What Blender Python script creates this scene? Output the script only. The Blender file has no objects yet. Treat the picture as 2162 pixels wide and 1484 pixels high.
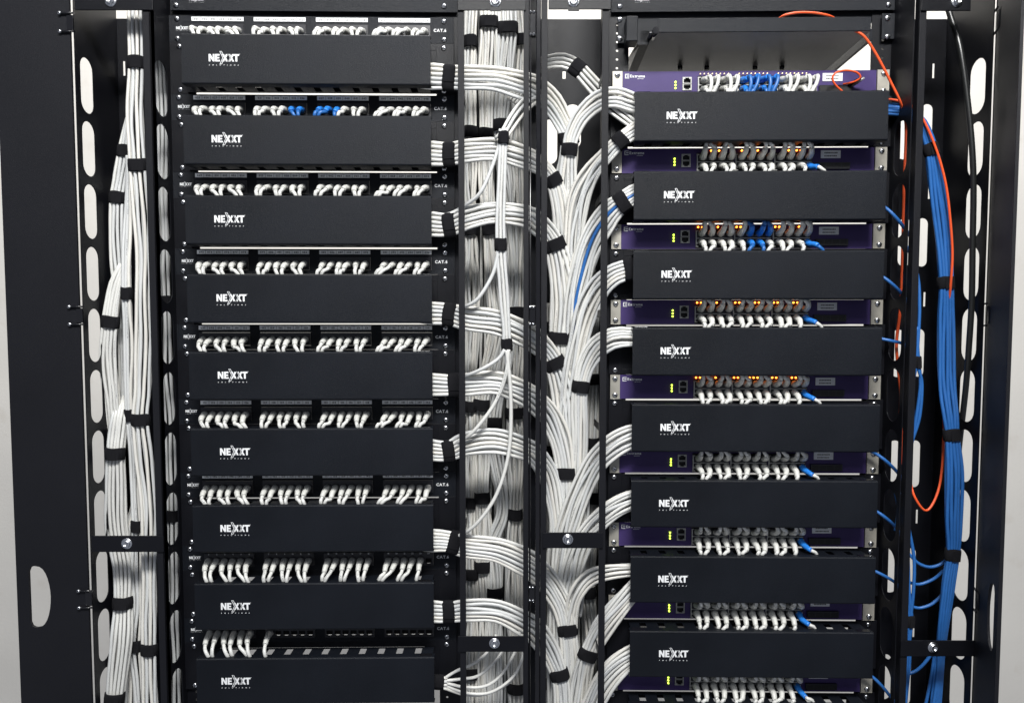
import bpy, math, random
from mathutils import Vector, Matrix
from mathutils.geometry import tessellate_polygon
S = bpy.context.scene
C = S.collection
rnd = random.Random(7)

# ------------------------------------------------------------------ camera
F, CX, CY, TH = 1500.0, 1081.0, 786.0, math.atan(0.054)
CAMY = -1.258
cd = bpy.data.cameras.new('camera'); cam = bpy.data.objects.new('camera', cd); C.objects.link(cam)
cam.location = (0, CAMY, 0); cam.rotation_euler = (math.pi/2 - TH, 0, 0)
cd.sensor_width = 36; cd.lens = 36*F/2162; cd.shift_y = (CY-742)/2162
cd.clip_start = 0.02; cd.clip_end = 50
S.camera = cam
# ------------------------------------------------------------------ world, lamps, exposure
w = bpy.data.worlds.new('World'); S.world = w; w.use_nodes = True
w.node_tree.nodes['Background'].inputs[0].default_value = (0.80, 0.86, 1.0, 1)
w.node_tree.nodes['Background'].inputs[1].default_value = 0.21
def area(name, loc, target, sx, sy, power, col):
    l = bpy.data.lights.new(name, 'AREA'); l.shape = 'RECTANGLE'; l.size = sx; l.size_y = sy
    l.energy = power; l.color = col
    o = bpy.data.objects.new(name, l); C.objects.link(o); o.location = loc
    d = Vector(target) - Vector(loc); o.rotation_euler = d.to_track_quat('-Z', 'Y').to_euler()
    return o
area('ceiling_lamp_front', (0.2, -1.95, 2.0), (0.0, -0.1, -0.35), 1.3, 0.35, 104, (1.0, 0.99, 0.965))
area('fill_light_far', (-0.4, -3.4, 2.6), (0.0, 0.0, -0.4), 2.0, 0.8, 30, (0.97, 0.985, 1.0))  # frontal fill added to lift the shaded fronts, not a known fixture
area('ceiling_lamp_back', (0.2, 0.45, 2.9), (0.2, 1.7, -0.2), 3.2, 0.6, 138, (1.0, 0.98, 0.95))
S.view_settings.view_transform = 'Standard'; S.view_settings.look = 'None'
S.view_settings.exposure = 0.30; S.view_settings.gamma = 1
S.cycles.max_bounces = 6; S.cycles.diffuse_bounces = 4; S.cycles.glossy_bounces = 3
S.cycles.sample_clamp_indirect = 4

# ------------------------------------------------------------------ pixel -> place on a known plane
UP = Vector((0, math.sin(TH), math.cos(TH))); FW = Vector((0, math.cos(TH), -math.sin(TH)))
CO = Vector((0, CAMY, 0))
def ray(px, py):
    return Vector(((px-CX)/F, 0, 0)) + UP*(-(py-CY)/F) + FW
def P(px, py, Y):
    d = ray(px, py); return CO + d*((Y-CAMY)/d.y)
class Frame:
    def __init__(s, ox, ang):
        s.o = Vector((ox, 0, 0)); s.a = ang
        s.ex = Vector((math.cos(ang), math.sin(ang), 0)); s.ey = Vector((-math.sin(ang), math.cos(ang), 0))
    def pix(s, px, py, yl=0.0):              # local x, z where the sight line meets the local plane y = yl
        d = ray(px, py); q = s.o + s.ey*yl
        t = (q-CO).dot(s.ey)/d.dot(s.ey); p = CO + d*t - s.o
        return p.dot(s.ex), p.z
    def w(s, x, y, z): return s.o + s.ex*x + s.ey*y + Vector((0, 0, z))
def cxof(px, py): return P(px, py, 0).x
FL = Frame(cxof(666, 713), math.radians(1.0))
FR = Frame(cxof(1572, 816), math.radians(-1.0))

# ------------------------------------------------------------------ materials
def nmat(name, col, rough=0.5, metal=0.0, var=0.0, vscale=40, bump=0.0, bscale=600, coat=0.0, emis=None, spec=0.5, rvar=0.0):
    m = bpy.data.materials.new(name); m.use_nodes = True; nt = m.node_tree; b = nt.nodes['Principled BSDF']
    b.inputs['Base Color'].default_value = (*col, 1); b.inputs['Roughness'].default_value = rough
    b.inputs['Metallic'].default_value = metal; b.inputs['Specular IOR Level'].default_value = spec
    if coat: b.inputs['Coat Weight'].default_value = coat
    tc = nt.nodes.new('ShaderNodeTexCoord')
    if var or rvar:
        n = nt.nodes.new('ShaderNodeTexNoise'); n.inputs['Scale'].default_value = vscale; n.inputs['Detail'].default_value = 5
        nt.links.new(tc.outputs['Object'], n.inputs['Vector'])
        if var:
            r = nt.nodes.new('ShaderNodeValToRGB'); r.color_ramp.elements[0].position = 0.3; r.color_ramp.elements[1].position = 0.7
            r.color_ramp.elements[0].color = (*[c*(1-var) for c in col], 1); r.color_ramp.elements[1].color = (*[min(1, c*(1+var)) for c in col], 1)
            nt.links.new(n.outputs['Fac'], r.inputs[0]); nt.links.new(r.outputs[0], b.inputs['Base Color'])
        if rvar:
            mr = nt.nodes.new('ShaderNodeMapRange'); mr.inputs[3].default_value = max(0.05, rough-rvar); mr.inputs[4].default_value = rough+rvar
            nt.links.new(n.outputs['Fac'], mr.inputs[0]); nt.links.new(mr.outputs[0], b.inputs['Roughness'])
    if bump:
        n2 = nt.nodes.new('ShaderNodeTexNoise'); n2.inputs['Scale'].default_value = bscale; n2.inputs['Detail'].default_value = 3
        bp = nt.nodes.new('ShaderNodeBump'); bp.inputs['Strength'].default_value = bump; bp.inputs['Distance'].default_value = 0.0006
        nt.links.new(tc.outputs['Object'], n2.inputs['Vector']); nt.links.new(n2.outputs['Fac'], bp.inputs['Height'])
        nt.links.new(bp.outputs[0], b.inputs['Normal'])
    if emis:
        b.inputs['Emission Color'].default_value = (*emis[0], 1); b.inputs['Emission Strength'].default_value = emis[1]
    return m
M = {}
M['powder'] = nmat('black_powder_coat', (0.0056, 0.0070, 0.0105), 0.43, var=0.22, vscale=8, bump=0.9, bscale=1500, rvar=0.10, spec=0.22)
M['frame'] = nmat('black_painted_steel', (0.0050, 0.0053, 0.0075), 0.40, var=0.2, vscale=9, bump=0.6, bscale=1100, rvar=0.08, spec=0.22)
M['door'] = nmat('black_door_paint', (0.0065, 0.0068, 0.0095), 0.50, var=0.12, vscale=5, bump=0.8, bscale=1300, rvar=0.06, spec=0.25)
M['gloss'] = nmat('black_gloss_plastic', (0.008, 0.008, 0.010), 0.16, var=0.1, rvar=0.06, vscale=30)
M['port'] = nmat('black_port_plastic', (0.012, 0.012, 0.016), 0.35, bump=0.2)
M['hole'] = nmat('port_recess', (0.004, 0.004, 0.005), 0.6)
M['velcro'] = nmat('black_hook_and_loop', (0.010, 0.010, 0.012), 0.95, bump=1.0, bscale=2600, var=0.3, vscale=900, spec=0.15)
M['screw'] = nmat('zinc_screw', (0.70, 0.71, 0.74), 0.26, metal=1.0, var=0.15, vscale=300, rvar=0.1)
M['recess_shade'] = nmat('screw_recess_shade', (0.03, 0.03, 0.03), 0.6, metal=0.6)  # dark colour stands in for the shade inside the screw slots
M['ear'] = nmat('brushed_nickel', (0.42, 0.40, 0.35), 0.42, metal=0.45, var=0.1, vscale=60, rvar=0.08)
M['cage'] = nmat('port_cage_metal', (0.44, 0.44, 0.42), 0.40, metal=0.2, var=0.15, vscale=80)
M['purple'] = nmat('purple_front_panel', (0.055, 0.036, 0.135), 0.45, spec=0.25, var=0.08, vscale=20, bump=0.3, bscale=1300)
M['ink'] = nmat('white_print', (0.82, 0.83, 0.84), 0.5)
M['dimink'] = M['ink']
M['black_ink'] = nmat('black_print', (0.02, 0.02, 0.02), 0.5)
M['label'] = nmat('white_label_paper', (0.80, 0.81, 0.82), 0.5, var=0.04)
M['silver_label'] = M['label']
M['shelf'] = nmat('black_shelf_paint_lit', (0.10, 0.10, 0.108), 0.36, var=0.15, vscale=12, bump=0.5, bscale=1400, rvar=0.05, spec=0.6)  # black paint lightened to stand in for light on the shelf underside
M['boot'] = nmat('pale_grey_boot_rubber', (0.58, 0.58, 0.55), 0.45, var=0.06, vscale=200, bump=0.2, bscale=500)
M['gboot'] = M['boot']
M['bboot'] = nmat('blue_boot_rubber', (0.018, 0.19, 0.64), 0.4, var=0.08, vscale=200)
M['clear'] = nmat('clear_plug_plastic', (0.30, 0.30, 0.30), 0.15, coat=0.3)
M['orange'] = nmat('orange_fibre_jacket', (0.80, 0.10, 0.025), 0.38, var=0.05)
M['bcable'] = nmat('blue_cable_jacket', (0.022, 0.125, 0.39), 0.40, var=0.06, vscale=60)
M['kcable'] = nmat('black_cable_jacket', (0.015, 0.016, 0.016), 0.30, var=0.1)
M['green'] = nmat('green_led', (0.3, 0.6, 0.05), 0.4, emis=((0.62, 1.0, 0.06), 5.0))
M['amber'] = nmat('amber_led', (0.6, 0.3, 0.05), 0.4, emis=((1.0, 0.22, 0.02), 11.0))
M['whiteled'] = nmat('pale_led', (0.8, 0.7, 0.4), 0.4, emis=((1.0, 0.75, 0.35), 1.0))
M['foam'] = nmat('dark_lining', (0.02, 0.02, 0.024), 0.7)

def cable_mat(name, col):
    m = nmat(name, col, 0.36, var=0.05, vscale=25, bump=0.08, bscale=300); nt = m.node_tree; b = nt.nodes['Principled BSDF']
    uv = nt.nodes.new('ShaderNodeUVMap'); sp = nt.nodes.new('ShaderNodeSeparateXYZ'); nt.links.new(uv.outputs[0], sp.inputs[0])
    # small printed legend running along each jacket
    cmb = nt.nodes.new('ShaderNodeCombineXYZ'); mu = nt.nodes.new('ShaderNodeMath'); mu.operation = 'MULTIPLY'; mu.inputs[1].default_value = 900
    nt.links.new(sp.outputs[0], mu.inputs[0]); nt.links.new(mu.outputs[0], cmb.inputs[0])
    n = nt.nodes.new('ShaderNodeTexNoise'); n.inputs['Scale'].default_value = 1.0; n.inputs['Detail'].default_value = 1; nt.links.new(cmb.outputs[0], n.inputs['Vector'])
    g = nt.nodes.new('ShaderNodeMath'); g.operation = 'GREATER_THAN'; g.inputs[1].default_value = 0.5; nt.links.new(n.outputs['Fac'], g.inputs[0])
    mu2 = nt.nodes.new('ShaderNodeMath'); mu2.operation = 'MULTIPLY'; mu2.inputs[1].default_value = 14; nt.links.new(sp.outputs[0], mu2.inputs[0])
    c2 = nt.nodes.new('ShaderNodeCombineXYZ'); nt.links.new(mu2.outputs[0], c2.inputs[0])
    n3 = nt.nodes.new('ShaderNodeTexNoise'); n3.inputs['Scale'].default_value = 1.0; n3.inputs['Detail'].default_value = 0; nt.links.new(c2.outputs[0], n3.inputs['Vector'])
    g3 = nt.nodes.new('ShaderNodeMath'); g3.operation = 'GREATER_THAN'; g3.inputs[1].default_value = 0.52; nt.links.new(n3.outputs['Fac'], g3.inputs[0])
    cmpn = nt.nodes.new('ShaderNodeMath'); cmpn.operation = 'COMPARE'; cmpn.inputs[1].default_value = 0.5; cmpn.inputs[2].default_value = 0.045
    nt.links.new(sp.outputs[1], cmpn.inputs[0])
    a = nt.nodes.new('ShaderNodeMath'); a.operation = 'MULTIPLY'; nt.links.new(g.outputs[0], a.inputs[0]); nt.links.new(cmpn.outputs[0], a.inputs[1])
    a2 = nt.nodes.new('ShaderNodeMath'); a2.operation = 'MULTIPLY'; nt.links.new(a.outputs[0], a2.inputs[0]); nt.links.new(g3.outputs[0], a2.inputs[1])
    a3 = nt.nodes.new('ShaderNodeMath'); a3.operation = 'MULTIPLY'; a3.inputs[1].default_value = 0.7; nt.links.new(a2.outputs[0], a3.inputs[0])
    mx = nt.nodes.new('ShaderNodeMix'); mx.data_type = 'RGBA'
    src = b.inputs['Base Color'].links[0].from_socket
    nt.links.new(a3.outputs[0], mx.inputs[0]); nt.links.new(src, mx.inputs[6]); mx.inputs[7].default_value = (0.10, 0.11, 0.13, 1)
    nt.links.new(mx.outputs[2], b.inputs['Base Color'])
    return m
M['wcable'] = cable_mat('white_cable_jacket', (0.66, 0.66, 0.635))
M['gcable'] = M['wcable']
M['wcable2'] = cable_mat('cool_white_cable_jacket', (0.60, 0.61, 0.605)); M['wcable3'] = cable_mat('warm_white_cable_jacket', (0.69, 0.675, 0.63))
def wall_mat():
    m = nmat('painted_wall', (0.66, 0.638, 0.595), 0.8, var=0.04, vscale=3, bump=0.6, bscale=90)
    nt = m.node_tree; b = nt.nodes['Principled BSDF']; src = b.inputs['Base Color'].links[0].from_socket
    tc = nt.nodes.new('ShaderNodeTexCoord'); n = nt.nodes.new('ShaderNodeTexNoise'); n.inputs['Scale'].default_value = 9; n.inputs['Detail'].default_value = 8
    nt.links.new(tc.outputs['Object'], n.inputs['Vector'])
    r = nt.nodes.new('ShaderNodeValToRGB'); r.color_ramp.elements[0].position = 0.58; r.color_ramp.elements[1].position = 0.75
    nt.links.new(n.outputs['Fac'], r.inputs[0]); mu = nt.nodes.new('ShaderNodeMath'); mu.operation = 'MULTIPLY'; mu.inputs[1].default_value = 0.22
    nt.links.new(r.outputs[0], mu.inputs[0])
    mx = nt.nodes.new('ShaderNodeMix'); mx.data_type = 'RGBA'; nt.links.new(mu.outputs[0], mx.inputs[0]); nt.links.new(src, mx.inputs[6])
    mx.inputs[7].default_value = (0.42, 0.36, 0.28, 1); nt.links.new(mx.outputs[2], b.inputs['Base Color'])
    return m
M['wall'] = wall_mat()

# ------------------------------------------------------------------ mesh helpers
class MB:
    def __init__(s): s.v = []; s.f = []; s.sm = []; s.uv = None
    def quad_grid(s, rings, closed=True, smooth=True, caps=(False, False)):
        n = len(rings[0]); b = len(s.v)
        for r in rings: s.v += [tuple(p) for p in r]
        for i in range(len(rings)-1):
            for j in range(n if closed else n-1):
                k = (j+1) % n
                s.f.append((b+i*n+j, b+(i+1)*n+j, b+(i+1)*n+k, b+i*n+k)); s.sm.append(smooth)
        if caps[0]: s.f.append(tuple(b+j for j in range(n))); s.sm.append(False)
        if caps[1]: s.f.append(tuple(b+(len(rings)-1)*n+j for j in reversed(range(n)))); s.sm.append(False)
    def box(s, x0, x1, y0, y1, z0, z1):
        b = len(s.v)
        for z in (z0, z1):
            for y in (y0, y1):
                for x in (x0, x1): s.v.append((x, y, z))
        for f in ((0,2,3,1),(4,5,7,6),(0,1,5,4),(2,6,7,3),(0,4,6,2),(1,3,7,5)):
            s.f.append(tuple(b+i for i in f)); s.sm.append(False)
        return s
    def plate(s, outer, holes, fn, t):       # flat sheet with holes, thickness t; fn(u, v, d) -> point
        loops = [outer] + holes; tri = tessellate_polygon([[Vector((u, v, 0)) for u, v in l] for l in loops])
        flat = [p for l in loops for p in l]; b = len(s.v); n = len(flat)
        s.v += [tuple(fn(u, v, 0)) for u, v in flat]; s.v += [tuple(fn(u, v, t)) for u, v in flat]
        for a, c, d in tri:
            s.f.append((b+a, b+c, b+d)); s.f.append((b+n+d, b+n+c, b+n+a)); s.sm += [False, False]
        k = 0
        for l in loops:
            m = len(l)
            for i in range(m):
                j = (i+1) % m; s.f.append((b+k+i, b+k+j, b+n+k+j, b+n+k+i)); s.sm.append(False)
            k += m
        return s
    def poly(s, pts, fn):                    # filled 2D outline
        tri = tessellate_polygon([[Vector((u, v, 0)) for u, v in pts]]); b = len(s.v)
        s.v += [tuple(fn(u, v)) for u, v in pts]
        for t in tri: s.f.append(tuple(b+i for i in t)); s.sm.append(False)
        return s
    def tube(s, pts, r, seg=8, caps=(True, True), uv=False, ph=0.0, sq=1.0):
        n = len(pts); rr = r if isinstance(r, (list, tuple)) else [r]*n
        T = [(pts[min(i+1, n-1)]-pts[max(i-1, 0)]).normalized() for i in range(n)]
        N = Vector((0, -1, 0)); N = (N - T[0]*N.dot(T[0]))
        if N.length < 0.2: N = Vector((0, 0, 1)) - T[0]*T[0].z
        N.normalize(); rings = []
        for i in range(n):
            N = (N - T[i]*N.dot(T[i])).normalized(); B = T[i].cross(N)
            rings.append([pts[i] + (N*math.cos(a)*sq + B*math.sin(a))*rr[i] for a in [2*math.pi*(j/seg)+ph for j in range(seg)]])
        f0 = len(s.f); s.quad_grid(rings, True, True, caps)
        if uv:
            if s.uv is None: s.uv = {}
            L = [0.0]
            for i in range(1, n): L.append(L[-1] + (pts[i]-pts[i-1]).length)
            off = rnd.random()*3; va = rnd.choice([0.5, 0.5, 0.0])+ (rnd.random()-.5)*0.3
            fi = f0
            for i in range(n-1):
                for j in range(seg):
                    v0 = (j/seg+va) % 1.0; v1 = v0+1/seg
                    s.uv[fi] = ((off+L[i], v0), (off+L[i+1], v0), (off+L[i+1], v1), (off+L[i], v1)); fi += 1
        return s
    def build(s, name, mat, parent=None, bevel=0, loc=None, rot=None, label=None):
        me = bpy.data.meshes.new(name); me.from_pydata([tuple(p) for p in s.v], [], s.f); me.materials.append(M[mat] if isinstance(mat, str) else mat)
        me.polygons.foreach_set('use_smooth', s.sm)
        if s.uv is not None:
            ul = me.uv_layers.new(name='UVMap'); 
            for fi, uvs in s.uv.items():
                p = me.polygons[fi]
                for li, q in zip(p.loop_indices, uvs): ul.data[li].uv = q
        me.update()
        o = bpy.data.objects.new(name, me); C.objects.link(o)
        if parent: o.parent = parent
        if loc is not None: o.location = loc
        if rot is not None: o.rotation_euler = rot
        if bevel:
            bm = o.modifiers.new('bevel', 'BEVEL'); bm.width = bevel; bm.segments = 2; bm.limit_method = 'ANGLE'
        if label: o['label'] = label
        return o
def thing(name, label, cat, loc, ang=0.0, group=None):
    o = bpy.data.objects.new(name, None); C.objects.link(o); o.empty_display_size = 0.02
    o.location = loc; o.rotation_euler = (0, 0, ang); tag(o, label, cat, group); return o
def tag(o, label, cat, group=None):
    o['label'] = label; o['category'] = cat
    if group: o['group'] = group
    return o
def smooth(pts, step=0.012):
    """Catmull-Rom through (Vector, *scalars) rows, resampled"""
    if len(pts) == 2: pts = [pts[0], tuple([(pts[0][0]+pts[1][0])/2] + [(a+b)/2 for a, b in zip(pts[0][1:], pts[1][1:])]), pts[1]]
    Q = [pts[0]] + list(pts) + [pts[-1]]; out = []
    for i in range(1, len(Q)-2):
        p0, p1, p2, p3 = Q[i-1], Q[i], Q[i+1], Q[i+2]
        k = max(2, int((p2[0]-p1[0]).length/step))
        for j in range(k):
            t = j/k
            def cr(a, b, c, d): return 0.5*((2*b) + (c-a)*t + (2*a-5*b+4*c-d)*t*t + (3*b-a-3*c+d)*t**3)
            out.append(tuple(cr(p0[q], p1[q], p2[q], p3[q]) for q in range(len(p1))))
    out.append(tuple(Q[-2])); return out
def stadium(u, v, w, h, n=8):                # width w (along u), height h (along v)
    r = min(w, h)/2; pts = []
    if h >= w:
        for i in range(n+1): a = math.pi*i/n; pts.append((u+r*math.cos(a), v+h/2-r+r*math.sin(a)))
        for i in range(n+1): a = math.pi+math.pi*i/n; pts.append((u+r*math.cos(a), v-h/2+r+r*math.sin(a)))
    return pts
def ellip_slot(u, v, w, h, n=10):            # slot whose ends are half ellipses
    e = min(h/2, w*0.5); pts = []
    for i in range(n+1): a = math.pi*i/n; pts.append((u+w/2*math.cos(a), v+h/2-e+e*math.sin(a)))
    for i in range(n+1): a = math.pi+math.pi*i/n; pts.append((u+w/2*math.cos(a), v-h/2+e+e*math.sin(a)))
    return pts
# text from the built-in font, kept as outlines per glyph
GL = {}
def glyph(ch):
    if ch not in GL:
        cu = bpy.data.curves.new('g', 'FONT'); cu.body = ch; cu.size = 1.0; cu.resolution_u = 2; cu.offset = 0.026
        ob = bpy.data.objects.new('g', cu); C.objects.link(ob); dg = bpy.context.evaluated_depsgraph_get(); dg.update()
        me = bpy.data.meshes.new_from_object(ob.evaluated_get(dg))
        vs = [v.co.copy() for v in me.vertices]; fs = [tuple(p.vertices) for p in me.polygons]
        bpy.data.objects.remove(ob); bpy.data.curves.remove(cu); bpy.data.meshes.remove(me)
        x0 = min(v.x for v in vs) if vs else 0; x1 = max(v.x for v in vs) if vs else 0.3
        GL[ch] = ([(v.x-x0, v.y) for v in vs], fs, x1-x0)
    return GL[ch]
def text(mb, s_, x, z, h, y, space=0.12, anchor='l', shear=0.0, width=None):
    size = h/0.70; wd = 0; items = []
    for ch in s_:
        if ch == ' ': wd += 0.35; continue
        vs, fs, gw = glyph(ch); items.append((ch, wd)); wd += gw+space
    wd -= space; k = size; kx = (width/wd) if width else size
    x0 = x if anchor == 'l' else x-wd*kx/2
    for ch, o in items:
        vs, fs, gw = glyph(ch); b = len(mb.v)
        mb.v += [(x0+(o+u)*kx+shear*v*k, y, z+v*k) for u, v in vs]
        for f in fs: mb.f.append(tuple(b+i for i in f)); mb.sm.append(False)
def nexxt(mb, x, z, width, y, small=True, fat=True):
    """the wordmark, drawn in its own units (230 wide) and centred at x, z"""
    k = width/230.0
    def fn(u, v): return (x+(u-1755)*k, y, z+(452-v)*k)
    t, b = 425, 480
    mb.poly([(1640,b),(1640,t),(1654,t),(1671,456),(1671,t),(1684,t),(1684,b),(1671,b),(1653,449),(1653,b)], fn)
    mb.poly([(1689,b),(1689,t),(1722,t),(1722,437),(1703,437),(1703,447),(1720,447),(1720,458),(1703,458),(1703,468),(1724,468),(1724,b)], fn)
    def X(a, c): mb.poly([(a,t),(a+16,t),((a+c)/2,443),(c-16,t),(c,t),((a+c)/2+8,452.5),(c,b),(c-16,b),((a+c)/2,462),(a+16,b),(a,b),((a+c)/2-8,452.5)], fn)
    X(1740, 1786); X(1786, 1832)
    mb.poly([(1826,t),(1870,t),(1868,438),(1855,438),(1855,b),(1841,b),(1841,438),(1828,438)], fn)
    mb.poly([(1871,t-2),(1876,t-2),(1874,t+4)], fn)
    def chev(ax, ay, bx, by, th, lw):     # outlined ">" : outer and inner strokes
        m = (ay+by)/2
        mb.poly([(ax,ay),(ax+lw,ay),(bx+lw,m),(ax+lw,by),(ax,by),(bx,m)], fn)
        mb.poly([(ax+th,ay),(ax+th+lw,ay),(bx+th+lw,m),(ax+th+lw,by),(ax+th,by),(bx+th,m)], fn)
        mb.poly([(ax,ay),(ax+th+lw,ay),(ax+th+lw,ay+lw*.8),(ax,ay+lw*.8)], fn); mb.poly([(ax,by-lw*.8),(ax+th+lw,by-lw*.8),(ax+th+lw,by),(ax,by)], fn)
    chev(1722, 404, 1744, 500, 13, 4.2)
    if small: text(mb, 'SOLUTIONS', x-width/2, z-58*k, 7.2*k, y, space=1.35, shear=0.25, width=width*0.97)

def logo_cut(mb, x, z, width, y):
    k = width/230.0
    def fn(u, v): return (x+(u-1755)*k, y, z+(452-v)*k)
    for o in (0, 13): mb.poly([(1776+o,424),(1780+o,424),(1797+o,452),(1780+o,481),(1776+o,481),(1792+o,452)], fn)
def ordinal(i, n, bot='bottom'):
    return ['topmost', 'second', 'third', 'fourth', 'fifth', 'sixth', 'seventh', 'eighth', 'ninth', 'tenth', 'eleventh', 'twelfth'][i]
NUMW = ['first','second','third','fourth','fifth','sixth','seventh','eighth','ninth','tenth','eleventh','twelfth','thirteenth','fourteenth','fifteenth','sixteenth','seventeenth','eighteenth','nineteenth','twentieth','twenty-first','twenty-second','twenty-third','last']
def screw_head(mb, x, y, z, r=0.0045, d=0.0028, n=14):
    prof = [(r, 0), (r, -d*0.35), (r*0.86, -d*0.75), (r*0.5, -d), (0.0001, -d*1.03)]
    mb.quad_grid([[(x+q*math.cos(2*math.pi*j/n), y+e, z+q*math.sin(2*math.pi*j/n)) for j in range(n)] for q, e in prof], True, True)
def screw(parent, x, y, z, r=0.0045, name='screw', rot=None):
    m = MB(); screw_head(m, 0, 0, 0, r); o = m.build(name, 'screw', parent, loc=(x, y, z))
    c = MB(); a = rnd.random()*1.5 if rot is None else rot
    for q in (a, a+math.pi/2):
        ux, uz = math.cos(q), math.sin(q); L, W = r*0.5, r*0.12
        c.plate([(-L,-W),(L,-W),(L,W),(-L,W)], [], lambda u, v, d: (u*ux-v*uz, -0.0030-d, u*uz+v*ux), 0.0002)
    c.build('cross_recess_shade', 'recess_shade', o); return o  # slightly raised dark cross, shade of the slot put into its colour
def ring_screw(parent, x, y, z):             # the washer-headed socket screws of the tie brackets
    m = MB(); n = 24
    prof = [(0.0092, 0), (0.0092, -0.0012), (0.0078, -0.0018), (0.0068, -0.0014), (0.0066, -0.0040), (0.0058, -0.0052), (0.0034, -0.0054), (0.0032, -0.0030), (0.0001, -0.0029)]
    m.quad_grid([[(q*math.cos(2*math.pi*j/n), e, q*math.sin(2*math.pi*j/n)) for j in range(n)] for q, e in prof], True, True)
    m.build('screw', 'screw', parent, loc=(x, y, z))

# ------------------------------------------------------------------ the wall behind
b = MB(); b.box(-3.2, 3.2, 1.70, 1.80, -2.4, 2.6); wl = b.build('wall', 'wall'); wl['kind'] = 'structure'

# ------------------------------------------------------------------ rack rows
CATY = [65, 230, 394, 555, 712, 867, 1020, 1173, 1327]
LOGL = [123, 295, 465, 631, 792, 951, 1112, 1280, 1436]
SWY = [177, 341, 502.5, 661, 816, 971, 1124, 1278, 1433]
LOGR = [243, 411, 581, 741, 902, 1062, 1223, 1381, 1537]
U = 0.04445
COVY = -0.049
xl = lambda px, py=712, yl=0.0: FL.pix(px, py, yl)[0]
xr = lambda px, py=816, yl=0.0: FR.pix(px, py, yl)[0]
_zl = [FL.pix(933, y)[1] for y in CATY]; _zr = [FR.pix(1300, y)[1] for y in SWY]
def fitq(z):                                  # rows as measured, smoothed with a parabola
    n = len(z); X = [i-(n-1)/2 for i in range(n)]; s0, s2, s4 = n, sum(x*x for x in X), sum(x**4 for x in X)
    b1 = sum(x*v for x, v in zip(X, z))/s2; t0, t2 = sum(z), sum(x*x*v for x, v in zip(X, z))
    c = (s0*t2-s2*t0)/(s0*s4-s2*s2); a = (t0-c*s2)/s0
    return [a+b1*x+c*x*x for x in X]
ZL = fitq(_zl); ZR = fitq(_zr)
print('pitch mm', [round(1000*(a-b), 1) for a, b in zip(ZL, ZL[1:])], [round(1000*(a-b), 1) for a, b in zip(ZR, ZR[1:])])
def mid(Z, i):
    nx = Z[i+1] if i < 8 else Z[i]-(Z[7]-Z[8])
    return ((Z[i]-U/2)+(nx+U/2))/2, ((Z[i]-U/2)-(nx+U/2))/2
ZCL = [FL.pix(660, y+1.5, COVY)[1] for y in LOGL]; ZCR = [FR.pix(1596, y+1.5, COVY)[1] for y in LOGR]
ZCL, ZCR = [0.5*(a+b) for a, b in zip(ZCL, fitq(ZCL))], [0.5*(a+b) for a, b in zip(ZCR, fitq(ZCR))]
SLOTL = [xl(452+39.2*k, 1375, -0.02) for k in range(12)]
SLOTR = [xr(1359.5+39.4*k, 1168, -0.02) for k in range(12)]
EARL = (xl(371), xl(961)); SCL = (xl(394.5), xl(940))
EARR = (xr(1288), xr(1857)); SCR = (xr(1298), xr(1846))

def rail(frame, xa, xb, nm, lab, sx):
    t = thing('rack_rail', lab, 'rack rail', frame.w((xa+xb)/2, 0, -0.95), frame.a, 'upright rails of the two racks')
    h = (xb-xa)/2; holes = []
    z = 0.02
    while z < 1.62:
        holes.append([(sx-(xa+xb)/2+0.0022*math.cos(2*math.pi*i/10), z+0.0022*math.sin(2*math.pi*i/10)) for i in range(10)]); z += U/3
    m = MB(); m.plate([(-h, 0), (h, 0), (h, 1.64), (-h, 1.64)], holes, lambda u, v, d: (u, 0.0045+d, v), 0.002); m.build('front_flange', 'frame', t)
    m = MB(); s = -1 if sx > (xa+xb)/2 else 1
    e = -h if abs(xa) > abs(xb) else h-0.002
    m.box(e, e+0.002, 0.0066, 0.07, 0, 1.64); m.build('side_flange', 'frame', t)
    return t
rail(FL, xl(372), xl(424), 'l', 'black upright rail left of the left rack panels, dotted with screw holes', SCL[0])
rail(FL, xl(924), xl(974), 'r', 'black upright rail behind the CAT.6 ends of the left rack panels', SCL[1])
rail(FR, xr(1272), xr(1322), 'l', 'black upright rail by the left ends of the purple switches', SCR[0])
rail(FR, xr(1823), xr(1889), 'r', 'black upright rail by the right ends of the purple switches', SCR[1])

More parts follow.
